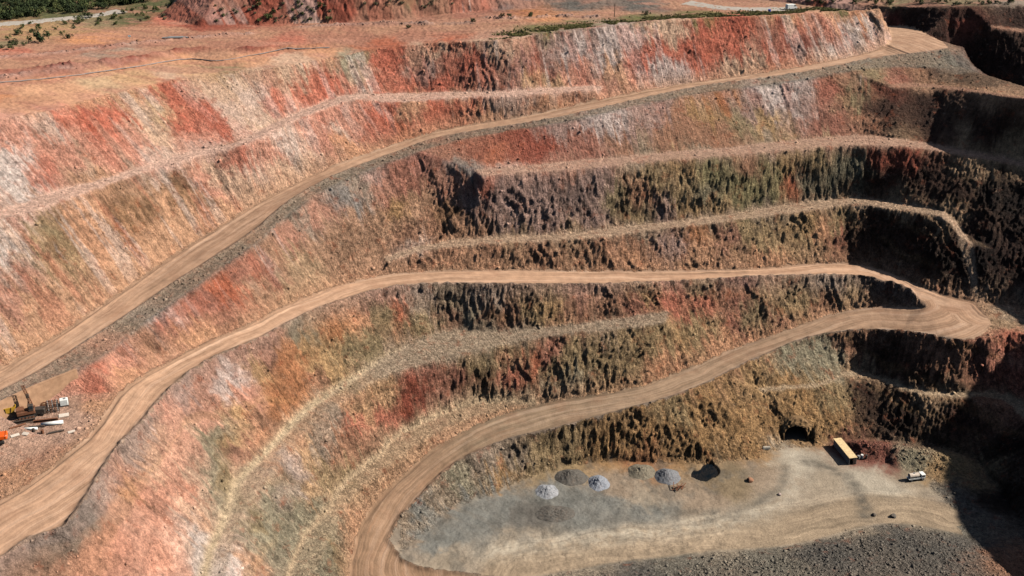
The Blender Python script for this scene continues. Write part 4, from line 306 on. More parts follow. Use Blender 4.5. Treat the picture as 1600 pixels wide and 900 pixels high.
def rock_colour(x, y, z, arc_, fx, fy):
    sh = x.shape; x = x.ravel().astype(np.float32); y = y.ravel().astype(np.float32); z = z.ravel().astype(np.float32); a = arc_.ravel()
    wx = 4.0 * fbm(x / 11, y / 11, z / 11, 3, 41) + 1.4 * noise(a / 1.3, z / 14, 0 * a, 44)
    wy = 4.0 * fbm(x / 11, y / 11, z / 11, 3, 47) + 1.4 * noise(a / 1.3 + 9, z / 14, 0 * a, 45)
    wx += 1.6 * fbm(x / 1.9, y / 1.9, z / 1.9, 2, 57); wy += 1.6 * fbm(x / 1.9, y / 1.9, z / 1.9, 2, 58)
    wz = 2.4 * fbm(x / 9, y / 9, z / 9, 3, 53) + 1.2 * noise(x / 1.7, y / 1.7, z / 1.7, 59)
    fx = fx.ravel(); fy = fy.ravel()
    dz = 3.4 * noise(a / 1.5, z / 30, 0 * a, 201) + 2.6 * noise(a / 0.7, z / 22, 0 * a, 202) + 3.0 * noise(a / 5, z / 40, 0 * a, 203)
    q = np.stack([x + wx + fx * dz, y + wy + fy * dz, (z + wz + dz) * 1.15], 1)
    s = SP.copy(); s[:, 2] *= 1.15
    out = np.zeros((len(x), 3), np.float32)
    s2 = (s ** 2).sum(1)
    for i in range(0, len(x), 60000):
        c = q[i:i + 60000]
        d2 = np.maximum((c ** 2).sum(1)[:, None] - 2 * c @ s.T + s2[None], 0) + 5.0
        w = 1.0 / (d2 * d2 * np.sqrt(d2))
        w1 = 1.0 / (d2 * np.sqrt(d2) + 40.0)
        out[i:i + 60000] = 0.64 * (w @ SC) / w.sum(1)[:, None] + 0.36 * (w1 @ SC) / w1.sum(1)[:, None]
    return out.reshape(sh + (3,))

ZERO = np.zeros_like(GX)
g2 = np.maximum(slope, .6) ** 2
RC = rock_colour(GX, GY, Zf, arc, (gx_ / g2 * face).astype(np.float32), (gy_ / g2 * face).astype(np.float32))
def mixc(C, col, m):
    m = np.clip(m, 0, 1)[..., None]; return C * (1 - m) + np.asarray(col, np.float32) * m
grit = 0.5 + 0.5 * noise(GX / 1.4, GY / 1.4, Zf / 1.4, 61)
# bedding and contacts: tilted bands of slightly different rock
bd = (GX * 0.34 + GY * 0.10 + Zf * 0.93) / 2.3 + 1.1 * fbm(GX / 14, GY / 14, Zf / 14, 2, 251)
RC = RC * (1 + face * (0.20 * noise(bd, GX / 40, GY / 40, 253) + 0.14 * noise(bd * 2.7, GX / 25, GY / 25, 254)))[..., None]
RC = mixc(RC, PALV['ochd'], face * smooth(.30, .5, noise(bd * .45, GX / 60, GY / 60, 255)) * smooth(70, 55, Zf) * .28)
# pale leached streaks and red runs down the weathered upper faces, dark wet streaks lower down
wth = (smooth(84, 96, Zf) + smooth(-60, -85, GX) * smooth(60, 70, Zf)) * smooth(168, 155, GX)
sk1 = smooth(0.16, 0.42, noise(arc / 4.2 + .5 * big, Zf / 45, 0 * arc, 211) + 0.45 * noise(arc / 1.1, Zf / 30, 0 * arc, 212) + 0.5 * noise(arc / 19, Zf / 30, 0 * arc, 213) - 0.10)
RC = mixc(RC, PALV['wt'], sk1 * face * np.clip(wth, 0, 1) * 0.38)
sk2 = smooth(0.14, 0.40, noise(arc / 5.0 + .5 * big, Zf / 40, 0 * arc, 214) + 0.4 * noise(arc / 1.0, Zf / 25, 0 * arc, 215) + 0.5 * noise(arc / 16, Zf / 30, 0 * arc, 216) - 0.05)
RC = mixc(RC, PALV['rd'], sk2 * face * np.clip(wth, 0, 1) * 0.3)
sk3 = smooth(0.10, 0.40, noise(arc / 1.6, Zf / 22, 0 * arc, 217) + 0.5 * noise(arc / 0.7, Zf / 14, 0 * arc, 218) - 0.1)
RC = mixc(RC, PALV['brd'], sk3 * face * (1 - np.clip(wth, 0, 1)) * 0.24 * smooth(-85, -40, GX))
# grey crushed-rock windrows and fill spilled below the upper haul road
spill = np.clip(wr(np.minimum(dAb, 50), 0.9) * 0.9 + inAB * 1.0, 0, 1) * smooth(-0.5, 0.2, noise(arc / 14, 0 * arc, 0 * arc, 63) + 0.35 + (GX > 100) * .5)
RC = mixc(RC, PALV['gyd2'], spill * (0.55 + 0.4 * grit) * (~inA))
spB = wr(np.where(inB, 0.0, dBo), 2.4) * (~inB) * smooth(-0.6, 0.3, noise(arc / 16, 0 * arc, 0 * arc, 65) + 0.3)
RC = mixc(RC, PALV['gym'], spB * 0.5)
dust = wr(np.where(inB, 0, np.minimum(dC2, dB)), 3.0) + wr(np.where(inA, 0, dA), 3.0)
RC = mixc(RC, PALV['tan'], np.clip(dust, 0, 1) * 0.55 * (~spill.astype(bool) | (spill < .2)))
RC = mixc(RC, lin((206, 164, 142)) * ALB, blur(inP.astype(np.float32), 2.5) * .8)
RC = mixc(RC, PALV['mv'], wr(dRow, 2.2) * np.clip(rown + .2, 0, 1) * .8)
RC = mixc(RC, PALV['dr'], wr(dSc, 2.4) * inG * np.clip(.25 + .7 * rown, 0, 1) * smooth(-40, -60, GX)); RC = mixc(RC, PALV['pko'], wr(dPi, 2.0) * inG * .6)
pl_ = noise(GX / 22, GY / 9, 0 * GX, 241) + .6 * noise(GX / 7, GY / 4, 0 * GX, 242)
RC = mixc(RC, PALV['pkm'], inG * smooth(0.05, 0.6, pl_) * .6); RC = mixc(RC, PALV['rdm'], inG * smooth(0.2, 0.7, -pl_) * .45)
# dry dust lying on the benches
bench = (1 - smooth(0.25, 0.6, slope)) * (~inG) * (~inF) * (~road) * smooth(20, 30, Zf)
RC = mixc(RC, PALV['tanb'], bench * 0.25)
BC = dict(e=(228, 186, 164), g=(200, 160, 136), h=(198, 166, 138), i=(176, 154, 130), d=(184, 156, 126), j=(200, 172, 140), k=(178, 134, 110), m=(178, 134, 110))
for b_, mk_ in BENCH.items():
    c_ = lin(BC[b_]) * ALB
    mm = np.clip(blur(mk_.astype(np.float32), 1.0) * 1.35, 0, 1) * (0.62 + 0.38 * np.clip(grit, 0, 1))
    if b_ == 'i': RC = mixc(RC, lin((218, 190, 154)) * ALB, wr(dI, 1.1) * smooth(-30, -50, GX)); mm = mm * (1 - .7 * smooth(-40, -56, GX))
    if b_ == 'd': RC = mixc(RC, lin((218, 188, 152)) * ALB, wr(guide(GX, GY, L_('bench_d_in'))[0], .8) * .9); mm = mm * .6
    RC = mixc(RC, c_, mm)

tB = np.clip(dB / np.maximum(dB + dBo, 0.1), 0, 1); tC = np.clip(dC2 / np.maximum(dC2 + dC, 0.1), 0, 1); tA = np.clip(dA / np.maximum(dA + dAo, .1), 0, 1)
useB = (np.minimum(dB, dBo) < np.minimum(dC, dC2))
across = np.where(inA, tA, np.where(useB, tB, tC)); along = np.where(inA, arcA, np.where(useB, arcB, arcC2))
wid = np.where(inA, dA + dAo, np.where(useB, dB + dBo, dC + dC2))
lowc = 0.95 * smooth(40, 8, Zf)
RCr = PALV['road'][None, None] * (1 - lowc[..., None]) + (PALV['flr'] * np.array([.98, .86, .76]))[None, None] * lowc[..., None]
edge = smooth(0.16, 0.02, across) + smooth(0.86, 0.99, across)
RCr = RCr * (1 - 0.28 * np.clip(edge, 0, 1)[..., None])
RC = np.where(road[..., None], RCr, RC)
bermc = np.clip(wr(dBo, 1.0) + wr(dC, .9) + wr(dAo, .9), 0, 1) * np.clip(.3 + lump * .6, 0, 1)
RC = mixc(RC, lin((140, 126, 114)) * ALB, bermc * (inA | inB) * .8)
dk_, _, _ = guide(GX, GY, [p[:2] for p in PLACES['arc_dark']]); pa_, _, _ = guide(GX, GY, [p[:2] for p in PLACES['arc_pale']]); dk2_, _, _ = guide(GX, GY, [p[:2] for p in PLACES['arc_dark2']])
gq = .6 + .6 * noise(GX / 2, GY / 2, 0 * GX, 226)
RC = mixc(RC, lin((178, 138, 108)) * ALB, inB * smooth(16, 5, Zf) * smooth(-5, -25, GX) * .7)
dNt, _, _ = guide(GX, GY, L_('near_toe'))
rb_ = smooth(19, 13, dNt + 2.5 * noise(GX / 9, GY / 9, 0 * GX, 221)) * smooth(0.3, 2.0, dNt)
RC = mixc(RC, PALV['flr'] * np.array([1.04, .95, .86]), rb_ * inF * 0.8)
RC = mixc(RC, PALV['flrl'] * 1.08, inF * wr(pa_, 5.0) * np.clip(gq + .2, 0, 1) * .8); RC = mixc(RC, lin((118, 110, 98)) * ALB, inF * (wr(dk_, 2.6) + .7 * wr(dk2_, 1.8)) * np.clip(gq + .2, 0, 1) * .85)
RC = mixc(RC, lin((112, 108, 100)) * ALB, inF * smooth(0.0, 0.45, noise(GX / 6, GY / 9, 0 * GX, 223) + .3 * noise(GX / 2, GY / 2, 0 * GX, 224)) * (1 - rb_) * smooth(95, 70, GX) * .45)

def add_mesh(name, mask, mat, kind='structure'):
    """the faces of the pit sheet selected by MASK (one value per cell) as one object"""
    jj, ii = np.nonzero(mask)
    v0 = jj * NX + ii
    q = np.stack([v0, v0 + 1, v0 + 1 + NX, v0 + NX], 1)
    used, inv = np.unique(q.ravel(), return_inverse=True)
    co = np.stack([PX.ravel()[used], PY.ravel()[used], PZ.ravel()[used]], 1).astype(np.float32)
    me = bpy.data.meshes.new(name)
    me.vertices.add(len(co)); me.vertices.foreach_set('co', co.ravel())
    me.loops.add(len(inv)); me.loops.foreach_set('vertex_index', inv.astype(np.int32))
    me.polygons.add(len(q)); me.polygons.foreach_set('loop_start', np.arange(0, len(inv), 4, dtype=np.int32))
    me.update(calc_edges=True)
    me.polygons.foreach_set('use_smooth', np.ones(len(q), bool))
    c = np.ones((len(used), 4), np.float32); c[:, :3] = RC.reshape(-1, 3)[used]
    at = me.attributes.new('rock_col', 'FLOAT_COLOR', 'POINT'); at.data.foreach_set('color', c.ravel())
    f = np.stack([arc.ravel()[used], Zf.ravel()[used], face.ravel()[used]], 1).astype(np.float32)
    at = me.attributes.new('hard', 'FLOAT', 'POINT'); at.data.foreach_set('value', hard.ravel()[used].astype(np.float32))
    at = me.attributes.new('flow', 'FLOAT_VECTOR', 'POINT'); at.data.foreach_set('vector', f.ravel())
    f = np.stack([(across * wid).ravel()[used], along.ravel()[used], across.ravel()[used]], 1).astype(np.float32)
    at = me.attributes.new('track', 'FLOAT_VECTOR', 'POINT'); at.data.foreach_set('vector', f.ravel())
    me.materials.append(mat)
    o = bpy.data.objects.new(name, me); COL.objects.link(o); o['kind'] = kind
    return o

# ------------------------------------------------------------------ materials
class NT:
    def __init__(self, name):
        self.m = bpy.data.materials.new(name); self.m.use_nodes = True
        self.t = self.m.node_tree; self.t.nodes.clear()
        self.out = self.n('ShaderNodeOutputMaterial'); self.b = self.n('ShaderNodeBsdfPrincipled')
        self.l(self.b.outputs[0], self.out.inputs[0])
        self.b.inputs['Specular IOR Level'].default_value = 0.15; self.b.inputs['Roughness'].default_value = 0.95
    def n(self, ty, **kw):
        x = self.t.nodes.new(ty)
        for k, v in kw.items(): setattr(x, k, v)
        return x
    def l(self, a, b): self.t.links.new(a, b)
    def attr(self, name): return self.n('ShaderNodeAttribute', attribute_name=name)
    def noise(self, vec, scale, detail=4, rough=0.55):
        x = self.n('ShaderNodeTexNoise'); x.inputs['Scale'].default_value = scale; x.inputs['Detail'].default_value = detail; x.inputs['Roughness'].default_value = rough
        if vec is not None: self.l(vec, x.inputs['Vector'])
        return x.outputs['Fac']
    def rng(self, v, a, b, c, d):
        x = self.n('ShaderNodeMapRange'); self.l(v, x.inputs['Value'])
        for i, q in zip(('From Min', 'From Max', 'To Min', 'To Max'), (a, b, c, d)): x.inputs[i].default_value = q
        return x.outputs[0]
    def math(self, op, a, b=None):
        x = self.n('ShaderNodeMath', operation=op)
        for i, q in enumerate((a, b)):
            if q is None: continue
            if isinstance(q, (int, float)): x.inputs[i].default_value = q
            else: self.l(q, x.inputs[i])
        return x.outputs[0]
    def mix(self, fac, a, b, mode='MIX'):
        x = self.n('ShaderNodeMix', data_type='RGBA', blend_type=mode)
        for s, q in ((0, fac), (6, a), (7, b)):
            if isinstance(q, (int, float)): x.inputs[s].default_value = q
            elif isinstance(q, (tuple, list, np.ndarray)): x.inputs[s].default_value = tuple(q)[:3] + (1,)
            else: self.l(q, x.inputs[s])
        return x.outputs[2]
    def gain(self, col, f):
        x = self.n('ShaderNodeVectorMath', operation='SCALE'); self.l(col, x.inputs[0]); self.l(f, x.inputs['Scale']); return x.outputs[0]
    def mul(self, vec, s):
        x = self.n('ShaderNodeVectorMath', operation='MULTIPLY'); self.l(vec, x.inputs[0]); x.inputs[1].default_value = s; return x.outputs[0]
    def bump(self, h, strength, dist):
        x = self.n('ShaderNodeBump'); x.inputs['Strength'].default_value = strength; x.inputs['Distance'].default_value = dist
        self.l(h, x.inputs['Height']); self.l(x.outputs[0], self.b.inputs['Normal'])
    def base(self, c):
        if isinstance(c, (tuple, list, np.ndarray)): self.b.inputs['Base Color'].default_value = tuple(c)[:3] + (1,)
        else: self.l(c, self.b.inputs['Base Color'])

def rock_material():
    k = NT('weathered_rock'); geo = k.n('ShaderNodeNewGeometry'); pos = geo.outputs['Position']
    col = k.attr('rock_col').outputs['Color']; fl = k.attr('flow'); sep = k.n('ShaderNodeSeparateXYZ'); k.l(fl.outputs['Vector'], sep.inputs[0])
    st = k.mul(fl.outputs['Vector'], (0.75, 0.055, 0.0)); streak = k.noise(st, 1.0, 5, 0.62)
    st2 = k.mul(fl.outputs['Vector'], (2.6, 0.16, 0.0)); streak2 = k.noise(st2, 1.0, 3, 0.6)
    a = k.rng(k.noise(pos, 0.55, 7, 0.68), 0.28, 0.72, 0.62, 1.38)
    a2 = k.rng(k.noise(pos, 2.2, 4, 0.7), 0.27, 0.73, 0.62, 1.38)
    s = k.rng(streak, 0.3, 0.7, 0.72, 1.28); s2 = k.rng(streak2, 0.3, 0.7, 0.84, 1.16)
    sf = k.math('MULTIPLY', s, s2)
    w = sep.outputs['Z']
    hd = k.attr('hard').outputs['Fac']
    soft = lambda v: k.math('ADD', k.math('MULTIPLY', k.math('SUBTRACT', v, 1.0), k.rng(hd, .3, .9, .45, 1.0)), 1.0)
    sf = k.math('ADD', k.math('MULTIPLY', k.math('SUBTRACT', sf, 1.0), w), 1.0)
    g = k.math('MULTIPLY', k.math('MULTIPLY', a, soft(a2)), sf)
    c = k.gain(col, g)
    # rusty and pale veins
    v1 = k.rng(k.noise(pos, 0.22, 6, 0.7), 0.56, 0.70, 0.0, 0.5)
    c = k.mix(v1, c, tuple(lin((176, 96, 64)) * ALB))
    v2 = k.rng(k.noise(k.mul(pos, (1, 1, 1.7)), 0.31, 7, 0.72), 0.60, 0.72, 0.0, 0.45)
    c = k.mix(v2, c, tuple(lin((206, 176, 148)) * ALB))
    # dark joints and damp, iron-dark blocks in the harder rock
    jn = k.noise(k.mul(pos, (1, 1, 0.55)), 0.75, 5, 0.7)
    jl = k.math('ABSOLUTE', k.math('SUBTRACT', jn, 0.5))
    c = k.gain(c, soft(k.rng(jl, 0.0, 0.05, 0.5, 1.0)))
    vo = k.n('ShaderNodeTexVoronoi'); vo.inputs['Scale'].default_value = 1.05; k.l(pos, vo.inputs['Vector']); vs_ = k.n('ShaderNodeSeparateColor'); k.l(vo.outputs['Color'], vs_.inputs[0])
    c = k.gain(c, soft(k.rng(vs_.outputs[0], 0, 1, 0.76, 1.22)))
    d = k.rng(k.noise(k.mul(pos, (1, 1, 0.6)), 0.42, 8, 0.72), 0.50, 0.64, 1.0, 0.55)
    c = k.gain(c, k.math('ADD', k.math('MULTIPLY', k.math('SUBTRACT', d, 1.0), w), 1.0))
    gn = k.n('ShaderNodeVectorMath', operation='SCALE'); k.l(c, gn.inputs[0]); gn.inputs['Scale'].default_value = 1.27; c = gn.outputs[0]
    k.base(c)
    h = k.math('ADD', k.noise(pos, 0.9, 9, 0.7), k.math('MULTIPLY', streak2, 0.35))
    k.bump(h, 1.0, 1.6)
    return k.m

def road_material(name, fine_only=False):
    k = NT(name); geo = k.n('ShaderNodeNewGeometry'); pos = geo.outputs['Position']
    col = k.attr('rock_col').outputs['Color']; tr = k.attr('track').outputs['Vector']
    wv = k.n('ShaderNodeVectorMath', operation='ADD'); k.l(tr, wv.inputs[0]); nv = k.n('ShaderNodeTexNoise'); nv.inputs['Scale'].default_value = .06; nv.inputs['Detail'].default_value = 3; k.l(pos, nv.inputs['Vector']); k.l(k.mul(nv.outputs['Color'], (5.0, 40.0, 0.0)), wv.inputs[1]); tr = wv.outputs[0]
    t1 = k.noise(k.mul(tr, (0.42, 0.011, 0.0)), 1.0, 5, 0.6); t2 = k.noise(k.mul(tr, (1.5, 0.05, 0.0)), 1.0, 3, 0.6)
    f = k.math('MULTIPLY', k.rng(t1, 0.3, 0.7, 0.62, 1.28), k.rng(t2, 0.3, 0.7, 0.78, 1.2))
    f = k.math('MULTIPLY', f, k.rng(k.noise(pos, 0.3, 6, 0.6), 0.3, 0.7, 0.8, 1.18))
    c = k.gain(col, f)
    c = k.mix(k.rng(t1, 0.5, 0.72, 0, 0.5), c, tuple(lin((204, 176, 154)) * ALB))
    c = k.mix(k.rng(k.noise(pos, 0.11, 6, 0.65), 0.5, 0.68, 0, 0.4), c, tuple(lin((172, 128, 100)) * ALB))
    c = k.mix(k.rng(t2, 0.56, 0.75, 0, 0.35), c, tuple(lin((168, 116, 84)) * ALB))
    k.base(c)
    k.bump(k.math('ADD', k.noise(pos, 1.6, 6, 0.6), k.math('MULTIPLY', t2, 1.2)), 0.35, 0.35)
    return k.m

def floor_material():
    k = NT('pit_floor_dirt'); geo = k.n('ShaderNodeNewGeometry'); pos = geo.outputs['Position']
    col = k.attr('rock_col').outputs['Color']; at_ = k.attr('track'); tr = at_.outputs['Vector']; sp_ = k.n('ShaderNodeSeparateXYZ'); k.l(tr, sp_.inputs[0])
    wv = k.n('ShaderNodeVectorMath', operation='ADD'); k.l(tr, wv.inputs[0]); nv = k.n('ShaderNodeTexNoise'); nv.inputs['Scale'].default_value = .05; nv.inputs['Detail'].default_value = 4; k.l(pos, nv.inputs['Vector']); k.l(k.mul(nv.outputs['Color'], (14.0, 60.0, 0.0)), wv.inputs[1]); tr = wv.outputs[0]
    t1 = k.noise(k.mul(tr, (0.34, 0.010, 0.0)), 1.0, 5, 0.6); t2 = k.noise(k.mul(tr, (1.3, 0.05, 0.0)), 1.0, 3, 0.6)
    onr = k.rng(sp_.outputs[0], 14, 24, 1.0, 0.25)
    f = k.math('MULTIPLY', k.rng(t1, 0.3, 0.7, 0.70, 1.26), k.rng(t2, 0.3, 0.7, 0.82, 1.16))
    f = k.math('ADD', k.math('MULTIPLY', k.math('SUBTRACT', f, 1.0), onr), 1.0)
    f = k.math('MULTIPLY', f, k.rng(k.noise(pos, 0.16, 8, 0.66), 0.3, 0.7, 0.74, 1.24)); f = k.math('MULTIPLY', f, k.rng(k.noise(pos, 1.1, 5, 0.65), 0.3, 0.7, 0.88, 1.12))
    k.base(k.gain(col, f)); k.bump(k.noise(pos, 1.3, 8, 0.66), 0.6, 0.5)
    return k.m

def plain_material():
    k = NT('dry_plain_soil'); geo = k.n('ShaderNodeNewGeometry'); pos = geo.outputs['Position']
    col = k.attr('rock_col').outputs['Color']
    f = k.math('MULTIPLY', k.rng(k.noise(k.mul(pos, (0.25, 1, 1)), 0.35, 6, 0.62), 0.3, 0.7, 0.78, 1.2), k.rng(k.noise(pos, 1.4, 5, 0.65), 0.3, 0.7, 0.82, 1.18))
    k.base(k.gain(col, f)); k.bump(k.noise(pos, 1.0, 7, 0.62), 0.5, 0.5)
    return k.m

# ------------------------------------------------------------------ split the sheet and link it
cell = lambda m: m[:-1, :-1] & m[1:, :-1] & m[:-1, 1:] & m[1:, 1:]
cR = cell(road); cF = cell(inF & ~road); cG = cell(inG & ~road)
cT = ~(cR | cF | cG)
mx = (PX[:-1, :-1] + PX[1:, 1:]) / 2; my = (PY[:-1, :-1] + PY[1:, 1:]) / 2; mz = (PZ[:-1, :-1] + PZ[1:, 1:]) / 2
hole = (np.abs(mx - PORTAL[0]) < 3.9) & (my > PORTAL[1] - 1.2) & (my < PORTAL[1] + 4) & (mz > 0.35) & (mz < 5.6) & (((mx - PORTAL[0]) / 4.2) ** 2 + (np.maximum(mz - 2.4, 0) / 3.2) ** 2 < 1)
cT &= ~hole
# tracks on the pit floor curve with the turning circle: distance and arc from the near edge
dN, arcN, _ = guide(GX, GY, L_('near_toe'))
across = np.where(inF & ~road, 1.0, across); wid = np.where(inF & ~road, dN, wid); along = np.where(inF & ~road, arcN, along)
M_ROCK = rock_material()
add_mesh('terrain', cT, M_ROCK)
add_mesh('haul_road', cR, road_material('haul_road_dirt'))
add_mesh('pit_floor', cF, floor_material())
add_mesh('ground', cG, plain_material())

# the plain beyond, out to the horizon
def far_ground():
    xs2 = np.concatenate([[-6000, -3000, -1600, -900], np.arange(-700, 701, 20), [900, 1600, 3000, 6000]]); ys2 = np.concatenate([[-6000, -3000, -1200, -600], np.arange(-400, 1201, 20), [1600, 2500, 4000, 8000]])
    Hc = raster(V_, Z_, T_, np.arange(-700, 701, 20.0), np.arange(-400, 1201, 20.0))
    me = bpy.data.meshes.new('plain'); vs = []; idx = {}
    fs = []
    for j, y in enumerate(ys2):
        for i, x in enumerate(xs2):
            z = 117.0
            a = int(round((x + 700) / 20)); b = int(round((y + 400) / 20))
            if 0 <= a < Hc.shape[1] and 0 <= b < Hc.shape[0] and not np.isnan(Hc[b, a]): z = Hc[b, a]
            if X0 + 1 < x < X1 - 1 and Y0 + 1 < y < Y1 - 1: z -= 3.0
            vs.append((x, y, z))
    n = len(xs2)
    for j in range(len(ys2) - 1):
        for i in range(n - 1):
            cx, cy = (xs2[i] + xs2[i + 1]) / 2, (ys2[j] + ys2[j + 1]) / 2
            if X0 + 20 < cx < X1 - 20 and Y0 + 20 < cy < Y1 - 20: continue
            fs.append((j * n + i, j * n + i + 1, j * n + n + i + 1, j * n + n + i))
    me.from_pydata(vs, [], fs)
    c = np.ones((len(vs), 4), np.float32)
    v = np.array(vs, np.float32)
    isg = v[:, 2] > 108
    col = np.where(isg[:, None], PALV['tan'] * .6 + PALV['olv'] * .4, PALV['brt'])
    c[:, :3] = col
    at = me.attributes.new('rock_col', 'FLOAT_COLOR', 'POINT'); at.data.foreach_set('color', c.ravel())
    me.materials.append(bpy.data.materials['dry_plain_soil'])
    o = bpy.data.objects.new('plain', me); COL.objects.link(o); o['kind'] = 'structure'
far_ground()

# ------------------------------------------------------------------ things
def bmat(name, col, rough=0.6, metal=0.0, var=0.18, scale=1.5, spec=0.3, dirt=0.35, alb=1.0):
    k = NT(name); geo = k.n('ShaderNodeTexCoord'); p = geo.outputs['Object']
    c = lin(col) * alb
    base = k.mix(k.rng(k.noise(p, scale, 5, 0.6), 0.3, 0.7, 0, 1), tuple(c * (1 - var)), tuple(np.minimum(c * (1 + var), .85)))
    base = k.mix(k.rng(k.noise(p, scale * .6, 6, 0.7), 0.48, 0.7, 0, dirt), base, tuple(lin((176, 132, 102)) * ALB))
    k.base(base); k.b.inputs['Roughness'].default_value = rough; k.b.inputs['Metallic'].default_value = metal; k.b.inputs['Specular IOR Level'].default_value = spec
    k.bump(k.noise(p, scale * 4, 4, 0.6), 0.15, 0.03)
    return k.m
M = dict(
    white=bmat('white_paint', (226, 222, 214), 0.5, dirt=.2), cream=bmat('cream_paint', (214, 186, 140), 0.6, dirt=.25), black=bmat('black_rubber', (34, 33, 32), 0.85, dirt=.2),
    dark=bmat('dark_steel', (66, 58, 52), 0.6, dirt=.3), rust=bmat('rusty_steel', (112, 72, 50), 0.85, dirt=.3), grey=bmat('grey_steel', (132, 132, 130), 0.55, dirt=.25),
    orange=bmat('orange_paint', (214, 88, 26), 0.45, dirt=.2), yellow=bmat('yellow_paint', (206, 160, 52), 0.5, dirt=.3), glass=bmat('window_glass', (40, 48, 54), 0.12, spec=.6, dirt=.08),
    dusty=bmat('dusty_white_sheet', (200, 186, 170), .8, dirt=.6), blue=bmat('blue_plastic', (30, 66, 150), 0.45, dirt=.1), red=bmat('red_lens', (150, 30, 22), 0.4, dirt=.1), panel=bmat('tan_shotcrete', (204, 160, 126), 0.95, var=.25, scale=.6, dirt=.5, alb=.6, spec=.1), wood=bmat('weathered_timber', (150, 122, 92), 0.9, dirt=.3),
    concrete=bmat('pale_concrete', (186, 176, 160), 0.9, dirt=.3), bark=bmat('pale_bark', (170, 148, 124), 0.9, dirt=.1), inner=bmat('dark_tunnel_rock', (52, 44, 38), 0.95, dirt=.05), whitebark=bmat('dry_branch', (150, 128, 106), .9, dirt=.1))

class MB:
    def __init__(self): self.v = []; self.f = []
    def add(self, vs, fs):
        b = len(self.v); self.v += [tuple(p) for p in vs]; self.f += [tuple(b + i for i in f) for f in fs]; return self
    def box(self, c, s, bevel=0.0, rot=None, taper=1.0):
        x, y, z = [q / 2 for q in s]; bv = min(bevel, x * .9, y * .9, z * .9)
        if bv <= 0:
            vs = [(sx * x * (taper if sz > 0 else 1), sy * y * (taper if sz > 0 else 1), sz * z) for sz in (-1, 1) for sx, sy in ((-1, -1), (1, -1), (1, 1), (-1, 1))]
            fs = [(3, 2, 1, 0), (4, 5, 6, 7), (0, 1, 5, 4), (1, 2, 6, 5), (2, 3, 7, 6), (3, 0, 4, 7)]
        else:
            def ring(zz, ins):
                a, b = x - ins, y - ins
                return [(-a + bv, -b, zz), (a - bv, -b, zz), (a, -b + bv, zz), (a, b - bv, zz), (a - bv, b, zz), (-a + bv, b, zz), (-a, b - bv, zz), (-a, -b + bv, zz)]
            vs = ring(-z, bv * .6) + ring(-z + bv, 0) + ring(z - bv, 0) + ring(z, bv * .6)
            fs = [tuple(range(7, -1, -1)), tuple(range(24, 32))]
            for r_ in range(3):
                for i in range(8): fs.append((r_ * 8 + i, r_ * 8 + (i + 1) % 8, r_ * 8 + 8 + (i + 1) % 8, r_ * 8 + 8 + i))
        if rot is not None: vs = [rot @ Vector(p) for p in vs]
        return self.add([(p[0] + c[0], p[1] + c[1], p[2] + c[2]) for p in vs], fs)
    def tube(self, a, b, r0, r1=None, n=12, cap=True):
        r1 = r0 if r1 is None else r1; a = Vector(a); b = Vector(b); d = (b - a).normalized()
        u = d.orthogonal().normalized(); w_ = d.cross(u)
        vs = []
        for p, r_ in ((a, r0), (b, r1)):
            for i in range(n):
                t = 2 * math.pi * i / n; vs.append(p + u * r_ * math.cos(t) + w_ * r_ * math.sin(t))
        fs = [(i, (i + 1) % n, n + (i + 1) % n, n + i) for i in range(n)]
        if cap: fs += [tuple(range(n - 1, -1, -1)), tuple(range(n, 2 * n))]
        return self.add(vs, fs)
    def bar(self, a, b, w_, h=None):
        h = w_ if h is None else h; a = Vector(a); b = Vector(b); d = b - a
        q = d.to_track_quat('X', 'Z').to_matrix()
        return self.box((a + b) / 2, (d.length, w_, h), 0, q)
    def build(self, name, mat, parent=None, loc=None, rz=0, smooth_=False):
        me = bpy.data.meshes.new(name); me.from_pydata(self.v, [], self.f); me.update()
        if smooth_: me.polygons.foreach_set('use_smooth', [True] * len(me.polygons))
        me.materials.append(mat)
        o = bpy.data.objects.new(name, me); COL.objects.link(o)
        if parent is not None: o.parent = parent
        if loc is not None: o.location = loc; o.rotation_euler = (0, 0, rz)
        return o

def tag(o, label, cat, group=None):
    o['label'] = label; o['category'] = cat
    if group: o['group'] = group
    return o
def thing(name, loc, rz, label, cat, group=None):
    o = bpy.data.objects.new(name, None); COL.objects.link(o); o.location = loc; o.rotation_euler = (0, 0, rz); o.empty_display_size = .5
    return tag(o, label, cat, group)
def at(key, dz=0.0):
    p = SPOT[key]; return Vector((p[0], p[1], gz(p[0], p[1]) + dz))

# ---- retaining wall under the upper road, the pad with the drill gear
tops = [p for p in LN['a_berm'] if -150 < p[0] < -1 and p[1] < 262 and p[0] < -113.5]
mb = MB(); n = len(tops)
vs = []
for p in tops:
    q = Vector((0.75, -0.66, 0)); zb = 61.4; zt = p[2] + 0.25
    vs += [(p[0] + .9, p[1] - .9, zb), (p[0] + .65, p[1] - .65, zt), (p[0] - .1, p[1] + .1, zt), (p[0] - .1, p[1] + .1, zb)]
fs = []
for i in range(n - 1):
    for k in range(4): fs.append((4 * i + k, 4 * i + 4 + k, 4 * i + 4 + (k + 1) % 4, 4 * i + (k + 1) % 4))
fs += [(0, 1, 2, 3), (4 * n - 1, 4 * n - 2, 4 * n - 3, 4 * n - 4)]
rw = thing('retaining_wall', (0, 0, 0), 0, 'tan retaining wall holding up the upper haul road behind the drilling gear', 'retaining wall')
mb.add(vs, fs); mb.build('wall_face', M['panel'], rw)
cap = MB()
for a, b in zip(tops[:-1], tops[1:]): cap.bar((a[0] + .3, a[1] - .3, a[2] + .36), (b[0] + .3, b[1] - .3, b[2] + .36), 0.9, 0.2)
cap.build('coping', M['panel'], rw)

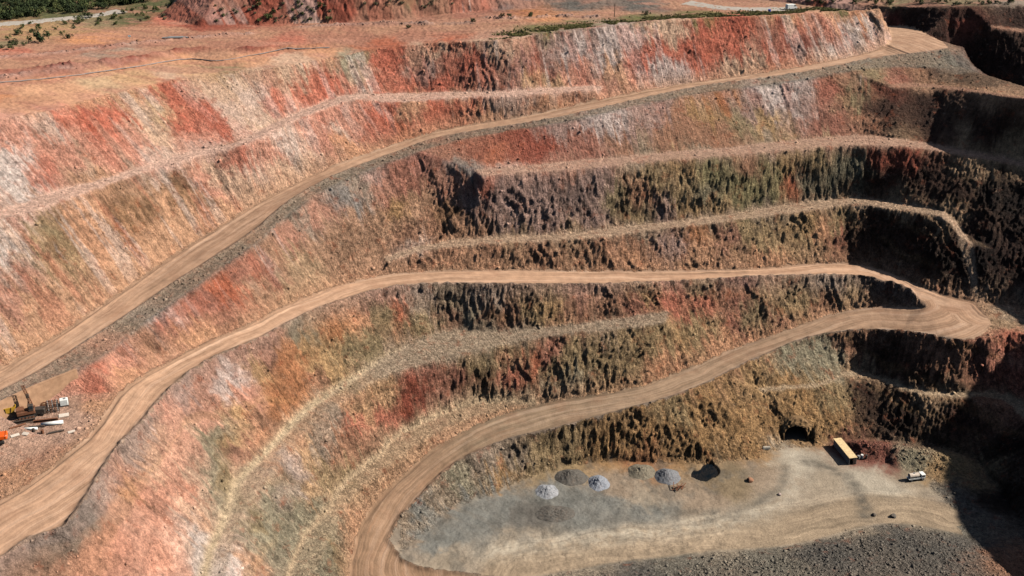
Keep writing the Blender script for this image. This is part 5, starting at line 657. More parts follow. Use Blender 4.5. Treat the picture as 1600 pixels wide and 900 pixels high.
# drill rig
p = at('rig'); t = thing('drill_rig', p, R(25), 'dark brown drill rig with a raised mast standing against the tan retaining wall', 'drill rig')
for s in (-1, 1):
    b = MB(); b.box((0, s * 1.25, .5), (4.2, .55, .9), .25); tr_ = b.build('crawler_track', M['black'], t)
    w_ = MB()
    for k in range(5): w_.tube((-1.6 + .8 * k, s * 1.55, .45), (-1.6 + .8 * k, s * 1.62, .45), .3)
    w_.build('road_wheel', M['rust'], tr_)
MB().box((0, 0, 1.5), (4.4, 2.1, 1.0), .12).box((-1.2, .1, 2.3), (1.9, 1.8, .8), .1).build('machine_body', M['rust'], t)
cb = MB().box((1.3, -.6, 2.75), (1.3, 1.1, 1.6), .1).build('cab', M['dark'], t)
MB().box((1.97, -.6, 2.95), (.05, .9, .8)).box((1.3, -1.17, 2.95), (.9, .05, .8)).build('cab_window', M['glass'], cb)
ms = MB()
A_, B_ = Vector((2.1, .5, .6)), Vector((.5, 1.3, 8.2))
for dx, dy in ((-.28, -.28), (.28, -.28), (.28, .28), (-.28, .28)): ms.bar(A_ + Vector((dx, dy, 0)), B_ + Vector((dx, dy, 0)), .13)
for k in range(11):
    q = A_.lerp(B_, k / 10); q2 = A_.lerp(B_, min(1, (k + 1) / 10))
    ms.bar(q + Vector((-.28, -.28, 0)), q2 + Vector((.28, -.28, 0)), .08); ms.bar(q + Vector((.28, .28, 0)), q2 + Vector((-.28, .28, 0)), .08); ms.bar(q + Vector((-.28, .28, 0)), q + Vector((-.28, -.28, 0)), .08)
mo = ms.build('mast', M['rust'], t)
MB().box(A_.lerp(B_, .62), (.8, .8, 1.1), .1).build('rotary_head', M['dark'], mo)
MB().tube((-1.9, .7, 2.2), (-1.9, .7, 3.3), .1).build('exhaust', M['black'], t)
MB().bar((.6, .4, 1.8), (1.2, 1.0, 4.5), .22).build('mast_strut', M['dark'], t)

def pipe(key, name, a, b, r0, mat, label, cat, rz, group=None, lift=0):
    p_ = at(key, lift); m_ = MB().tube(a, b, r0, None, 18)
    o = m_.build(name, mat, None, p_, rz, True)
    for pg in o.data.polygons:
        if len(pg.vertices) > 4: pg.use_smooth = False
    return tag(o, label, cat, group)
pipe('pipe_white', 'steel_pipe', (-2.6, 0, .5), (2.6, 0, .5), .48, M['white'], 'long white pipe lying at the front of the drilling gear', 'pipe', R(14))
pipe('pipe_b', 'steel_pipe', (-2.0, 0, .35), (2.0, 0, .35), .33, M['white'], 'shorter white pipe lying beside the two barrels', 'pipe', R(4))
for k, (key, ln, rz, lab) in enumerate((('beam_a', 6.6, 22, 'dark steel girder on the ground at the foot of the drill rig'), ('beam_b', 5.8, 13, 'rusty steel girder lying behind the long white pipe'))):
    b = MB(); b.box((0, 0, .75), (ln, .5, .08)).box((0, 0, .4), (ln, .08, .62)).box((0, 0, .05), (ln, .5, .08))
    tag(b.build('steel_girder', M['dark'] if k == 0 else M['rust'], None, at(key, .05), R(rz)), lab, 'girder')
p = at('rack'); t = thing('pipe_rack', p, R(18), 'grey upright rack of drill rods in front of the tan wall', 'pipe rack')
fr = MB()
for x in (-1.4, 1.4):
    for y in (-.5, .5): fr.bar((x, y, 0), (x, y, 3.1), .14)
for z in (.6, 1.8, 3.0): fr.bar((-1.4, -.5, z), (1.4, -.5, z), .1); fr.bar((-1.4, .5, z), (1.4, .5, z), .1)
fr.build('frame', M['dark'], t)
for k in range(7): MB().tube((-1.1 + .36 * k, .1 * math.sin(k * 2), .1), (-1.05 + .36 * k, .25 + .1 * math.cos(k), 3.5), .11).build('drill_rod', M['rust'] if k % 3 else M['grey'], t)
p = at('tank'); t = thing('water_tank', p, R(20), 'square white water tank at the right end of the drilling gear', 'tank')
MB().box((0, 0, 1.05), (2.0, 1.5, 1.7), .12).build('tank_shell', M['white'], t)
MB().tube((.3, 0, 1.9), (.3, 0, 2.08), .28).build('lid', M['grey'], t)
MB().box((0, 0, .1), (2.2, 1.6, .18)).build('skid', M['dark'], t)
p = at('skip'); t = thing('skip_bin', p, R(28), 'yellow waste skip close under the tan wall', 'skip bin')
sk_ = MB(); vs = [(-1.9, -.8, 0), (1.9, -.8, 0), (1.9, .8, 0), (-1.9, .8, 0), (-2.6, -1, 1.6), (2.6, -1, 1.6), (2.6, 1, 1.6), (-2.6, 1, 1.6), (-2.45, -.9, 1.6), (2.45, -.9, 1.6), (2.45, .9, 1.6), (-2.45, .9, 1.6), (-1.85, -.72, .1), (1.85, -.72, .1), (1.85, .72, .1), (-1.85, .72, .1)]
sk_.add(vs, [(3, 2, 1, 0)] + [(i, (i + 1) % 4, 4 + (i + 1) % 4, 4 + i) for i in range(4)] + [(4 + i, 4 + (i + 1) % 4, 8 + (i + 1) % 4, 8 + i) for i in range(4)] + [(8 + i, 8 + (i + 1) % 4, 12 + (i + 1) % 4, 12 + i) for i in range(4)] + [(12, 13, 14, 15)])
sk_.build('bin', M['yellow'], t)
for x in (-1.2, 0, 1.2): MB().bar((x * .95, -.86, .1), (x * 1.2, -1.05, 1.5), .12).build('rib', M['dark'], t)
for key, lab in (('drum_a', 'dark barrel standing nearest the short white pipe'), ('drum_b', 'brown barrel standing in front of the long white pipe')):
    p = at(key); d = MB().tube((0, 0, 0), (0, 0, .95), .36, None, 16)
    for z in (.3, .62): d.tube((0, 0, z), (0, 0, z + .05), .385, None, 16)
    tag(d.build('barrel', M['dark'] if key == 'drum_a' else M['rust'], None, p), lab, 'barrel')
p = at('panel'); tag(MB().box((0, 0, .25), (1.7, 1.0, .12)).box((-.6, 0, .1), (.15, .9, .2)).box((.6, 0, .1), (.15, .9, .2)).build('sheet_pallet', M['dusty'], None, p, R(30)), 'pale sheet on a pallet lying alone between the gear and the road', 'pallet')

# more of the gear: compressor, white sheets, second rack, hose drum
p = at('compressor'); t = thing('air_compressor', p, R(12), 'boxy dark brown air compressor on wheels beside the drill rig', 'compressor')
MB().box((0, 0, 1.2), (3.2, 1.7, 1.5), .15).build('housing', M['dark'], t); MB().bar((1.6, 0, .6), (3.0, 0, .4), .14).build('drawbar', M['rust'], t)
for x in (-.8, .8):
    for s in (-1, 1): MB().tube((x, s * .8, .42), (x, s * 1.0, .42), .42, None, 16).build('wheel', M['black'], t)
MB().tube((-.9, .4, 1.9), (-.9, .4, 2.6), .09).build('exhaust', M['rust'], t)
for key, rz, sz, lab in (('sheet_a', 20, (2.4, 1.3), 'white sheet leaning in the litter near the square water tank'), ('sheet_b', -15, (1.6, 1.0), 'pale sheet lying in front of the dark girder'), ('sheet_c', 35, (2.0, .9), 'off white sheet on the ground nearest the orange excavator')):
    b = MB().box((0, 0, .22), (sz[0], sz[1], .1), 0, Matrix.Rotation(R(12), 3, 'X')); tag(b.build('metal_sheet', M['dusty'], None, at(key), R(rz)), lab, 'sheet')
p = at('spool'); t = thing('cable_drum', p, R(30), 'brown cable drum standing on edge left of the drill rod rack', 'cable drum')
MB().tube((0, -.5, .9), (0, .5, .9), .55, None, 20).build('core', M['wood'], t)
for s in (-1, 1): MB().tube((0, s * .5, .9), (0, s * .6, .9), .9, None, 24).build('flange', M['rust'], t)
for k, (key, lab) in enumerate((('log_a', 'dark casing pipe lying behind the short white pipe'), ('log_b', 'dark casing pipe lying nearest the haul road'), ('log_c', 'rusty casing pipe across the end of the dark girder'))):
    m_ = MB().tube((-1.9, 0, .26), (1.9, 0, .26), .25, None, 14); tag(m_.build('casing_pipe', M['dark'] if k < 2 else M['rust'], None, at(key), R(10 + 14 * k)), lab, 'pipe')

# excavator at the frame's edge
p = at('excavator'); t = thing('excavator', p, R(200), 'bright orange excavator with black tracks on the gear pad', 'excavator')
for s in (-1, 1): MB().box((0, s * 1.15, .48), (4.0, .6, .95), .3).build('crawler_track', M['black'], t)
MB().box((-.3, 0, 1.05), (1.6, 1.6, .3), .05).build('slew_ring', M['dark'], t)
MB().box((-.8, .1, 1.75), (3.4, 2.6, 1.1), .2).build('machine_body', M['orange'], t)
MB().box((-2.45, .1, 1.75), (.7, 2.7, 1.2), .25).build('counterweight', M['orange'], t)
cb = MB().box((.9, .75, 2.3), (1.5, 1.1, 1.8), .12).build('cab', M['orange'], t)
MB().box((1.66, .75, 2.55), (.04, .9, 1.1)).box((.9, 1.31, 2.6), (1.2, .04, .9)).build('cab_window', M['glass'], cb)
MB().bar((.9, -.3, 1.9), (3.6, -.3, 4.4), .5, .6).build('boom', M['orange'], t)
MB().bar((3.6, -.3, 4.4), (5.2, -.3, 2.0), .35, .45).build('dipper_arm', M['orange'], t)
MB().box((5.2, -.3, 1.3), (.9, 1.1, 1.0), .2).build('bucket', M['dark'], t)

# ---- the container shed on the pit floor
a = at('container_far'); b = at('container_near'); 
cx, cy = 113.3, 315.4; zc = min(gz(cx + dx, cy + dy) for dx in (-1, 1) for dy in (-5, 0, 5)) + .12
t = thing('shipping_container', (cx, cy, zc), R(10.3), 'long container shed with a cream roof and open end by the tunnel mouth', 'container')
W2, L2, H2 = 1.25, 6.0, 2.75
def corrug(x, s):
    b_ = MB(); nn = 60; vs = []; 
    for k in range(nn + 1):
        y = -L2 + 2 * L2 * k / nn; o_ = .05 * (1 if (k // 2) % 2 else -1) * .6
        vs += [(x + s * o_, y, .15), (x + s * o_, y, H2 - .1)]
    fs = [(2 * k, 2 * k + 2, 2 * k + 3, 2 * k + 1) for k in range(nn)]
    return b_.add(vs, fs)
corrug(-W2, 1).build('side_wall', M['grey'], t); corrug(W2, 1).build('side_wall', M['cream'], t)
MB().box((0, L2, H2 / 2), (2.5, .08, H2 - .2)).build('back_wall', M['grey'], t)
rf = MB(); nn = 40
for k in range(nn):
    y = -L2 - .15 + (2 * L2 + .3) * (k + .5) / nn; rf.box((0, y, H2 + .03 + .03 * (k % 2)), (2.9, (2 * L2 + .3) / nn, .06))
rf.build('roof', M['cream'], t)
MB().box((0, 0, .08), (2.5, 2 * L2, .14)).build('floor_deck', M['dark'], t)
MB().bar((-W2, -L2, .1), (-W2, -L2, H2), .16).bar((W2, -L2, .1), (W2, -L2, H2), .16).bar((-W2, -L2, H2 - .08), (W2, -L2, H2 - .08), .16).build('end_frame', M['grey'], t)
MB().box((.62, -L2 - .06, H2 / 2), (1.1, .06, H2 - .4)).build('door', M['dark'], t)
# drums beside it
p = at('drums')
for k, (dx, dy) in enumerate(((-1.2, .2), (0, .5), (1.3, -.1))):
    d = MB().tube((0, 0, 0), (0, 0, 1.3), .5 - .06 * k, None, 16).tube((0, 0, 1.3), (0, 0, 1.36), .42, None, 16)
    tag(d.build('drum', (M['grey'], M['white'], M['dark'])[k], None, (p.x + dx, p.y + dy, gz(p.x + dx, p.y + dy) - .03)), ('grey drum nearest the open end of the container shed', 'pale drum in the middle of the row of three beside the container shed', 'dark drum beside the red rubble heap, last of three')[k], 'drum', 'drums beside the container shed')

# service truck with a tank
p = at('truck'); p.z = max(p.z, gz(p.x + 2, p.y), gz(p.x - 2, p.y)) ; t = thing('tank_truck', p, R(12), 'small white tank truck parked at the right edge of the pit floor', 'truck')
MB().box((0, 0, .75), (5.8, .9, .25)).build('chassis', M['dark'], t)
cb = MB().box((2.1, 0, 1.55), (1.6, 2.1, 1.6), .16).build('cab', M['white'], t)
MB().box((2.905, 0, 1.85), (.03, 1.8, .7)).box((2.15, -1.055, 1.85), (1.0, .03, .6)).box((2.15, 1.055, 1.85), (1.0, .03, .6)).build('windscreen', M['glass'], cb)
MB().box((-.9, 0, .95), (3.9, 2.2, .14)).build('tray', M['white'], t)
MB().box((-.9, -1.08, 1.2), (3.9, .06, .45)).build('side_board', M['white'], t)
MB().tube((-2.5, 0, 1.85), (.9, 0, 1.85), .82, None, 20).build('tank', M['dusty'], t, smooth_=False)
MB().tube((-.8, 0, 2.62), (-.8, 0, 2.8), .3).build('hatch', M['grey'], t)
for x in (-1.9, 2.0):
    for s in (-1, 1):
        wh = MB().tube((x, s * .72, .48), (x, s * 1.05, .48), .48, None, 20).build('wheel', M['black'], t)
        MB().tube((x, s * 1.05, .48), (x, s * 1.07, .48), .25, None, 14).build('rim', M['grey'], wh)
for s in (-1, 1): MB().box((2.92, s * .8, 1.05), (.05, .3, .2)).build('headlight', M['white'], t)

# small scrap on the floor
p = at('pit_boulder')
def rock_mesh(seed, s, flat=.75, sub=2):
    import bmesh
    bm = bmesh.new(); bmesh.ops.create_icosphere(bm, subdivisions=sub, radius=1.0)
    rr = random.Random(seed); ax = [Vector((rr.gauss(0, 1), rr.gauss(0, 1), rr.gauss(0, 1))).normalized() for _ in range(9)]; dd = [rr.uniform(.55, .9) for _ in ax]
    for v in bm.verts:
        c_ = v.co.copy()
        for n_, d_ in zip(ax, dd):
            q = c_.dot(n_)
            if q > d_: c_ -= n_ * (q - d_) * .9
        v.co = Vector((c_.x * s * rr.uniform(.97, 1.03), c_.y * s, c_.z * s * flat))
    me = bpy.data.meshes.new('boulder'); bm.to_mesh(me); bm.free(); return me
def boulder(key, seed, s, col, label):
    p_ = at(key) if isinstance(key, str) else Vector((key[0], key[1], gz(key[0], key[1])))
    me = rock_mesh(seed, s); me.materials.append(col); o = bpy.data.objects.new('boulder', me); COL.objects.link(o); o.location = p_ + Vector((0, 0, s * .3)); o.rotation_euler = (0, 0, seed)
    return tag(o, label, 'boulder')
MR = {n_: bmat('boulder_' + n_, PAL[n_], .95, var=.25, scale=2.5, spec=.1, alb=ALB) for n_ in ('wtm', 'rdd', 'gyd', 'mv', 'tanb', 'brr', 'olb')}
boulder('pit_boulder', 3, .65, MR['wtm'], 'pale boulder alone on the floor below the sloping ochre ground')
boulder('pallets', 9, 1.3, MR['brr'], 'brown boulder on the slope to the right of the dark pond')
boulder('boulder_a', 15, 1.4, MR['brr'], 'brown boulder on the rubble strip between the two plain roads')
boulder('crate', 21, 1.1, MR['gyd'], 'dark boulder at the grey rubble on the right edge of the floor')
boulder('block', 22, .8, MR['gyd'], 'smaller dark boulder to the left of the other by the grey rubble')
p = at('timber'); tb = MB()
rr = random.Random(4)
for k in range(9):
    a_ = rr.uniform(0, 3.1); q = Vector((rr.uniform(-1.8, 1.8), rr.uniform(-1, 1), .15 + .12 * k)); d_ = Vector((math.cos(a_), math.sin(a_), rr.uniform(-.05, .12))) * rr.uniform(1, 1.9); tb.bar(q - d_, q + d_, .22, .16)
tag(tb.build('scrap_heap', M['rust'], None, p), 'small heap of rusty scrap timbers in front of the round grey rock pile', 'scrap heap')
p = at('barrier'); tag(MB().box((0, 0, .45), (2.6, .7, .9), .08, None).box((0, 0, 1.0), (2.5, .4, .3), .06).build('concrete_block', M['concrete'], None, p, R(8)), 'pale concrete block against the ochre wall left of the tunnel', 'concrete block')

# ---- dumped rock piles
pile_spec = [(3.7, 1.6, 'wtm', 'pale blue grey rock pile at the left end of the row of piles', 1.1), (5.2, 2.1, 'gyd', 'broad dark grey rock pile behind the leftmost pale pile', .9), (3.6, 2.0, 'lg', 'light blue grey rock pile in the middle of the row', 1.25), (4.4, 2.5, 'gyl', 'round mid grey rock pile beside the dark pond', 1.1), (6.4, .9, 'gyd', 'wide low dark rock mound in front of the pale piles', .7), (4.6, 1.7, 'olg2', 'brown grey rock pile against the wall next to the round grey pile', 1.0)]
PAL2 = dict(PAL); PAL2.update(olg2=(140, 130, 112), lg=(160, 163, 170), gyl=(138, 138, 140)); PAL2['wtm'] = (172, 172, 174)
for k, ((x, y, z), (r_, h_, cn, lab, sq)) in enumerate(zip(PLACES['piles'], pile_spec)):
    nn = 56; lx = np.linspace(-1.25, 1.25, nn); gx2, gy2 = np.meshgrid(lx, lx)
    ang = np.arctan2(gy2, gx2); rad = np.hypot(gx2, gy2) / (1 + .14 * noise(np.cos(ang) * 1.5 + k, np.sin(ang) * 1.5, 0 * ang, 80 + k))
    hh = h_ * np.clip(1 - rad, -0.15, 1) ** 1.0 if h_ > 1.5 else h_ * np.clip(1 - rad ** 2, -.15, 1)
    hh = np.minimum(hh, h_ * .86 + .1 * noise(gx2 * 3, gy2 * 3, 0 * gx2, k))
    hh = hh + np.clip(1.05 - rad, 0, 1) * (.30 * fbm(gx2 * r_ / .9, gy2 * r_ / .9, 0 * gx2, 3, 90 + k) + .25 * np.abs(noise(gx2 * r_ / .5, gy2 * r_ / .5, 0 * gx2, 99 + k)))
    vs = []; keep = rad < 1.12
    for j in range(nn):
        for i in range(nn):
            wx_, wy_ = x + gx2[j, i] * r_, y + gy2[j, i] * r_ * sq
            vs.append((gx2[j, i] * r_, gy2[j, i] * r_ * sq, gz(wx_, wy_) - z + float(hh[j, i]) - (0.25 if rad[j, i] > 1.03 else 0)))
    fs = [(j * nn + i, j * nn + i + 1, (j + 1) * nn + i + 1, (j + 1) * nn + i) for j in range(nn - 1) for i in range(nn - 1) if keep[j, i] and keep[j + 1, i + 1] and keep[j, i + 1] and keep[j + 1, i]]
    mk = bmat('rock_pile_' + cn, PAL2[cn], .95, var=.3, scale=1.6, spec=.1, dirt=.12, alb=ALB)
    o = MB().add(vs, fs).build('rock_pile', mk, None, (x, y, z)); tag(o, lab, 'rock pile', 'dumped rock piles on the pit floor')

# ---- pond and tunnel
kp = NT('pond_water'); kp.base((.006, .009, .012)); kp.b.inputs['Roughness'].default_value = .06; kp.b.inputs['Specular IOR Level'].default_value = .35
geo_ = kp.n('ShaderNodeNewGeometry'); kp.bump(kp.noise(geo_.outputs['Position'], 2.0, 2, .5), .05, .05)
zw = min(SPOT['pond_a'][2], SPOT['pond_b'][2]); zw = float(min(gz(SPOT['pond_a'][0], SPOT['pond_a'][1]), gz(SPOT['pond_b'][0], SPOT['pond_b'][1]))) + .75
wb = MB(); nn = 40; vs = []; fs = []
x0_, y0_ = (SPOT['pond_a'][0] + SPOT['pond_b'][0]) / 2, (SPOT['pond_a'][1] + SPOT['pond_b'][1]) / 2
wb.add([(x0_ + 7.5 * math.cos(2 * math.pi * i / nn), y0_ + 6 * math.sin(2 * math.pi * i / nn), zw) for i in range(nn)], [tuple(range(nn))])
o = wb.build('water', kp.m); o['kind'] = 'structure'

t = thing('tunnel_portal', (PORTAL[0], PORTAL[1], 0.0), 0, 'dark arched tunnel mouth cut in the foot of the ochre wall', 'tunnel')
def arch(w_, h_, n_=18):
    pts = [(-w_, -.4)]
    for i in range(n_ + 1):
        a_ = math.pi * (1 - i / n_); pts.append((w_ * math.cos(a_), h_ * .45 + h_ * .55 * math.sin(a_)))
    return pts + [(w_, -.4)]
pi_ = arch(3.9, 5.6); tn = MB(); vs = []
depth = [0, 3, 7, 12, 18, 24]
rr = random.Random(8)
for d_ in depth:
    for (x_, z_) in pi_: vs.append((x_ + rr.uniform(-.18, .18), d_, z_ + rr.uniform(-.15, .15)))
npn = len(pi_); fs = []
for a_ in range(len(depth) - 1):
    for i in range(npn - 1): fs.append((a_ * npn + i, a_ * npn + i + 1, (a_ + 1) * npn + i + 1, (a_ + 1) * npn + i))
fs.append(tuple((len(depth) - 1) * npn + i for i in range(npn)))
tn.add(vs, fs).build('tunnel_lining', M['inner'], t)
nr_ = 7; vs = []
for i in range(npn):
    xi, zi = pi_[i]; xo, zo = xi * 1.55, zi * 1.5 if zi > 0 else zi
    for k in range(nr_):
        f_ = k / (nr_ - 1); jn_ = 0 if k == 0 else 1
        x_, z_ = xi + (xo - xi) * f_, zi + (zo - zi) * f_
        vs.append((x_ + jn_ * rr.uniform(-.3, .3), -.55 + .12 * max(z_, 0) + 2.2 * f_ ** 2 + jn_ * rr.uniform(-.45, .35), z_ + jn_ * rr.uniform(-.25, .25)))
fs = [(i * nr_ + k, (i + 1) * nr_ + k, (i + 1) * nr_ + k + 1, i * nr_ + k + 1) for i in range(npn - 1) for k in range(nr_ - 1)]
MB().add(vs, fs).build('rock_collar', bmat('portal_rock', (150, 120, 86), .95, var=.4, scale=.9, spec=.1, dirt=.3, alb=ALB), t)
MB().box((0, 12, 0.02), (8.2, 25, .06)).build('tunnel_floor', bmat('portal_dirt', (120, 110, 96), .95, var=.15, scale=.6, spec=.1, alb=ALB), t)

# ---- on the plain
p = at('white_van'); t = thing('white_van', p, R(20), 'boxy white van parked on the pale road behind the rim', 'van')
vb = MB(); prof = [(-2.4, .45), (2.3, .45), (2.4, 1.1), (1.9, 1.35), (1.4, 2.15), (-2.4, 2.3)]
vs = [(x_, s * .98, z_) for s in (-1, 1) for x_, z_ in prof]; q = len(prof)
vb.add(vs, [tuple(range(q)), tuple(range(2 * q - 1, q - 1, -1))] + [(i, q + i, q + (i + 1) % q, (i + 1) % q) for i in range(q)]).build('van_body', M['white'], t)
MB().box((1.2, -.99, 1.65), (.9, .03, .5)).box((1.2, .99, 1.65), (.9, .03, .5)).add([(1.93, -.85, 1.38), (1.93, .85, 1.38), (1.5, .8, 2.05), (1.5, -.8, 2.05)], [(0, 1, 2, 3)]).build('window', M['glass'], t)
for x in (-1.5, 1.5):
    for s in (-1, 1): MB().tube((x, s * .78, .36), (x, s * 1.0, .36), .36, None, 16).build('wheel', M['black'], t)
for s in (-1, 1): MB().box((-2.41, s * .8, 1.1), (.03, .2, .4)).build('tail_light', M['red'], t)
p = at('blue_drum'); d = MB().tube((0, 0, 0), (0, 0, 1.3), .6, None, 18).tube((0, 0, .45), (0, 0, .5), .64, None, 18).tube((0, 0, .85), (0, 0, .9), .64, None, 18)
tag(d.build('plastic_drum', M['blue'], None, p), 'blue drum on the grassy rim to the left of the white van', 'drum')
p = at('pole'); t = thing('utility_pole', p, 0, 'thin dark timber pole standing alone on the grassy rim', 'pole')
MB().tube((0, 0, -.3), (0, 0, 5.6), .16, .11).build('pole_shaft', M['dark'], t); MB().box((0, 0, 5.0), (1.1, .1, .1)).build('crossarm', M['dark'], t)
p = at('sign'); t = thing('road_marker', p, R(10), 'small white marker board on a post between the plain roads', 'marker')
MB().tube((0, 0, 0), (0, 0, 1.3), .05).build('post', M['grey'], t); MB().box((0, -.06, 1.35), (1.0, .05, .75)).build('board', M['white'], t)
p = at('pipes')
for k in range(5):
    y = -1.2 + .6 * k; q = MB().tube((-5.0 + .4 * k, 0, .28), (5.0 - .6 * k, 0, .28), .27, None, 14)
    tag(q.build('drain_pipe', M['grey'], None, (p.x, p.y + y, gz(p.x, p.y + y) + .1), R(6)), 'grey pipe in the row laid out beside the dirt road on the plain', 'pipe', 'grey pipes laid out on the plain')

# pipeline that runs along the left rim
pl = LN['pipe'][6:]; plm = MB()
for a_, b_ in zip(pl[:-1], pl[1:]): plm.tube((a_[0], a_[1], gz(a_[0], a_[1]) + .2), (b_[0], b_[1], gz(b_[0], b_[1]) + .2), .2, None, 8, False)
tag(plm.build('pipeline', bmat('pipeline_plastic', (132, 120, 116), .8, dirt=.6, scale=.3), None, None, 0, True), 'long dark grey pipeline running along the left rim of the pit', 'pipeline')

# ---- shrubs and trees
def leaf_mat(name, c1, c2):
    k = NT(name); at_ = k.n('ShaderNodeAttribute', attribute_name='leaf_tone'); geo = k.n('ShaderNodeObjectInfo')
    c = k.mix(at_.outputs['Fac'], tuple(lin(c1)), tuple(lin(c2))); k.base(k.gain(c, k.rng(geo.outputs['Random'], 0, 1, .75, 1.3))); k.b.inputs['Roughness'].default_value = .8
    return k.m
LM = [leaf_mat('olive_leaves', (50, 56, 30), (92, 96, 56)), leaf_mat('dark_leaves', (36, 44, 26), (66, 76, 44)), leaf_mat('grey_leaves', (70, 68, 50), (112, 106, 80))]
def bush_mesh(name, mat, seed, r_, h_, nleaf, lf, clumps=9):
    rr = random.Random(seed); vs = []; fs = []; tone = []
    cs = [(Vector((rr.gauss(0, .45) * r_, rr.gauss(0, .45) * r_, rr.uniform(.28, .85) * h_)), rr.uniform(.3, .55) * r_, rr.uniform(.1, .9)) for _ in range(clumps)]
    for i in range(nleaf):
        c_, cr_, tn_ = rr.choice(cs); d_ = Vector((rr.gauss(0, 1), rr.gauss(0, 1), rr.gauss(0, 1))).normalized()
        p_ = c_ + d_ * cr_ * rr.uniform(.4, 1.05) * Vector((1, 1, .8)).length / 1.6
        p_.z = max(.02, p_.z)
        u = Vector((rr.gauss(0, 1), rr.gauss(0, 1), rr.gauss(0, 1))).normalized(); w2 = u.cross(d_ + Vector((.01, 0, .3))).normalized(); s_ = lf * rr.uniform(.6, 1.3)
        b_ = len(vs); vs += [p_ - u * s_, p_ + w2 * s_ * .5, p_ + u * s_, p_ - w2 * s_ * .5]; fs.append((b_, b_ + 1, b_ + 2, b_ + 3)); tone += [min(1, max(0, tn_ + rr.uniform(-.25, .25)))] * 4
    me = bpy.data.meshes.new(name); me.from_pydata([tuple(v) for v in vs], [], fs); a_ = me.attributes.new('leaf_tone', 'FLOAT', 'POINT'); a_.data.foreach_set('value', tone); me.materials.append(mat)
    return me
def stem_mesh(seed, h_, n_, mat, r0=.06, spread=.5, up=.8):
    rr = random.Random(seed); b_ = MB()
    for k in range(n_):
        a_ = rr.uniform(0, 6.28); q = Vector((math.cos(a_) * spread * h_ * rr.uniform(.3, 1), math.sin(a_) * spread * h_ * rr.uniform(.3, 1), h_ * up * rr.uniform(.7, 1)))
        m_ = q * .5 + Vector((0, 0, h_ * .08)); b_.tube((0, 0, -.15), m_, r0, r0 * .7, 6, False); b_.tube(m_, q, r0 * .7, r0 * .3, 6, False)
    me = bpy.data.meshes.new('stems'); me.from_pydata(b_.v, [], b_.f); me.materials.append(mat); return me
BM = {'olive': [bush_mesh('bush_leaves', LM[0], 10 + k, 1.7, 2.3, 420, .24) for k in range(3)], 'dark': [bush_mesh('bush_leaves', LM[1], 20 + k, 1.8, 2.4, 420, .26) for k in range(3)], 'grey': [bush_mesh('bush_leaves', LM[2], 30 + k, 1.3, 1.5, 300, .2) for k in range(3)]}
SM = [stem_mesh(40 + k, 1.8, 5, M['bark']) for k in range(2)]
def plant(name, x, y, kind, s, label, cat, group, rr, parts=True):
    z = gz(x, y) if (X0 < x < X1 and Y0 < y < Y1) else 117
    me = rr.choice(BM[kind])
    if parts:
        t_ = thing(name, (x, y, z), rr.uniform(0, 6.28), label, cat, group); t_.scale = (s, s, s * rr.uniform(.85, 1.15))
        c_ = bpy.data.objects.new('crown', me); COL.objects.link(c_); c_.parent = t_
        st = bpy.data.objects.new('trunk', rr.choice(SM)); COL.objects.link(st); st.parent = t_
    else:
        o_ = bpy.data.objects.new(name, me); COL.objects.link(o_); o_.location = (x, y, z); o_.rotation_euler = (0, 0, rr.uniform(0, 6.28)); o_.scale = (s, s, s * rr.uniform(.85, 1.15)); tag(o_, label, cat, group)
rr = random.Random(77)
for (x, y, z) in PLACES['bush_wood']: plant('bush', x, y, rr.choice(('dark', 'olive', 'dark')), rr.uniform(.9, 1.7), 'dark green bush in the thick scrub beyond the pale road', 'bush', 'bushes in the scrub beyond the pale road', rr, False)
for i, (x, y, z) in enumerate(PLACES['bush_sparse']):
    if i == 0: plant('tree', x, y, 'dark', 1.75, 'round dark tree, largest on the dry ground before the pale road', 'tree', None, rr)
    else: plant('bush', x, y, rr.choice(('dark', 'olive')), rr.uniform(.55, 1.0), 'small bush scattered on dry ground at the edge of the dirt road', 'bush', 'bushes on the dry ground by the dirt road', rr, False)
for (x, y, z) in PLACES['bush_green']: plant('shrub', x, y, rr.choice(('olive', 'olive', 'grey')), rr.uniform(.5, .9), 'low green shrub on the grassy bank at the foot of the red dump', 'shrub', 'shrubs on the green bank by the red dump', rr, False)
for (x, y, z) in PLACES['bush_dump']: plant('shrub', x, y, rr.choice(('grey', 'grey', 'olive')), rr.uniform(.45, .95), 'sparse dull shrub growing on the red waste dump', 'shrub', 'shrubs on the red waste dump', rr, False)
for (x, y, z) in PLACES['bush_grey']: plant('shrub', x, y, 'grey', rr.uniform(.5, .9), 'grey green shrub on the pinkish rough ground behind the plain road', 'shrub', 'shrubs on the pinkish rough ground', rr, False)
for (x, y, z) in PLACES['bush_right']: plant('bush', x, y, rr.choice(('grey', 'olive')), rr.uniform(.6, 1.2), 'grey olive bush on the flat ground behind the shaded corner of the pit', 'bush', 'bushes behind the shaded corner of the pit', rr, False)
for (x, y, z), lab in zip(PLACES['bush_rim'], ('dark bush on the rim just right of the timber pole', 'dark bush on the bare plain left of the grassy rim', 'second bush close against the dark one on the bare plain', 'small bush at the left start of the grassy rim', 'low bush at the corner above the shaded wall', 'dark bush along the rim of the shaded wall', 'dark low shrub alone in the middle of the dirt road plain', 'small shrub right of the bare orange patch on the plain')): plant('bush', x, y, 'dark', rr.uniform(.6, .95), lab, 'bush', None, rr, False)

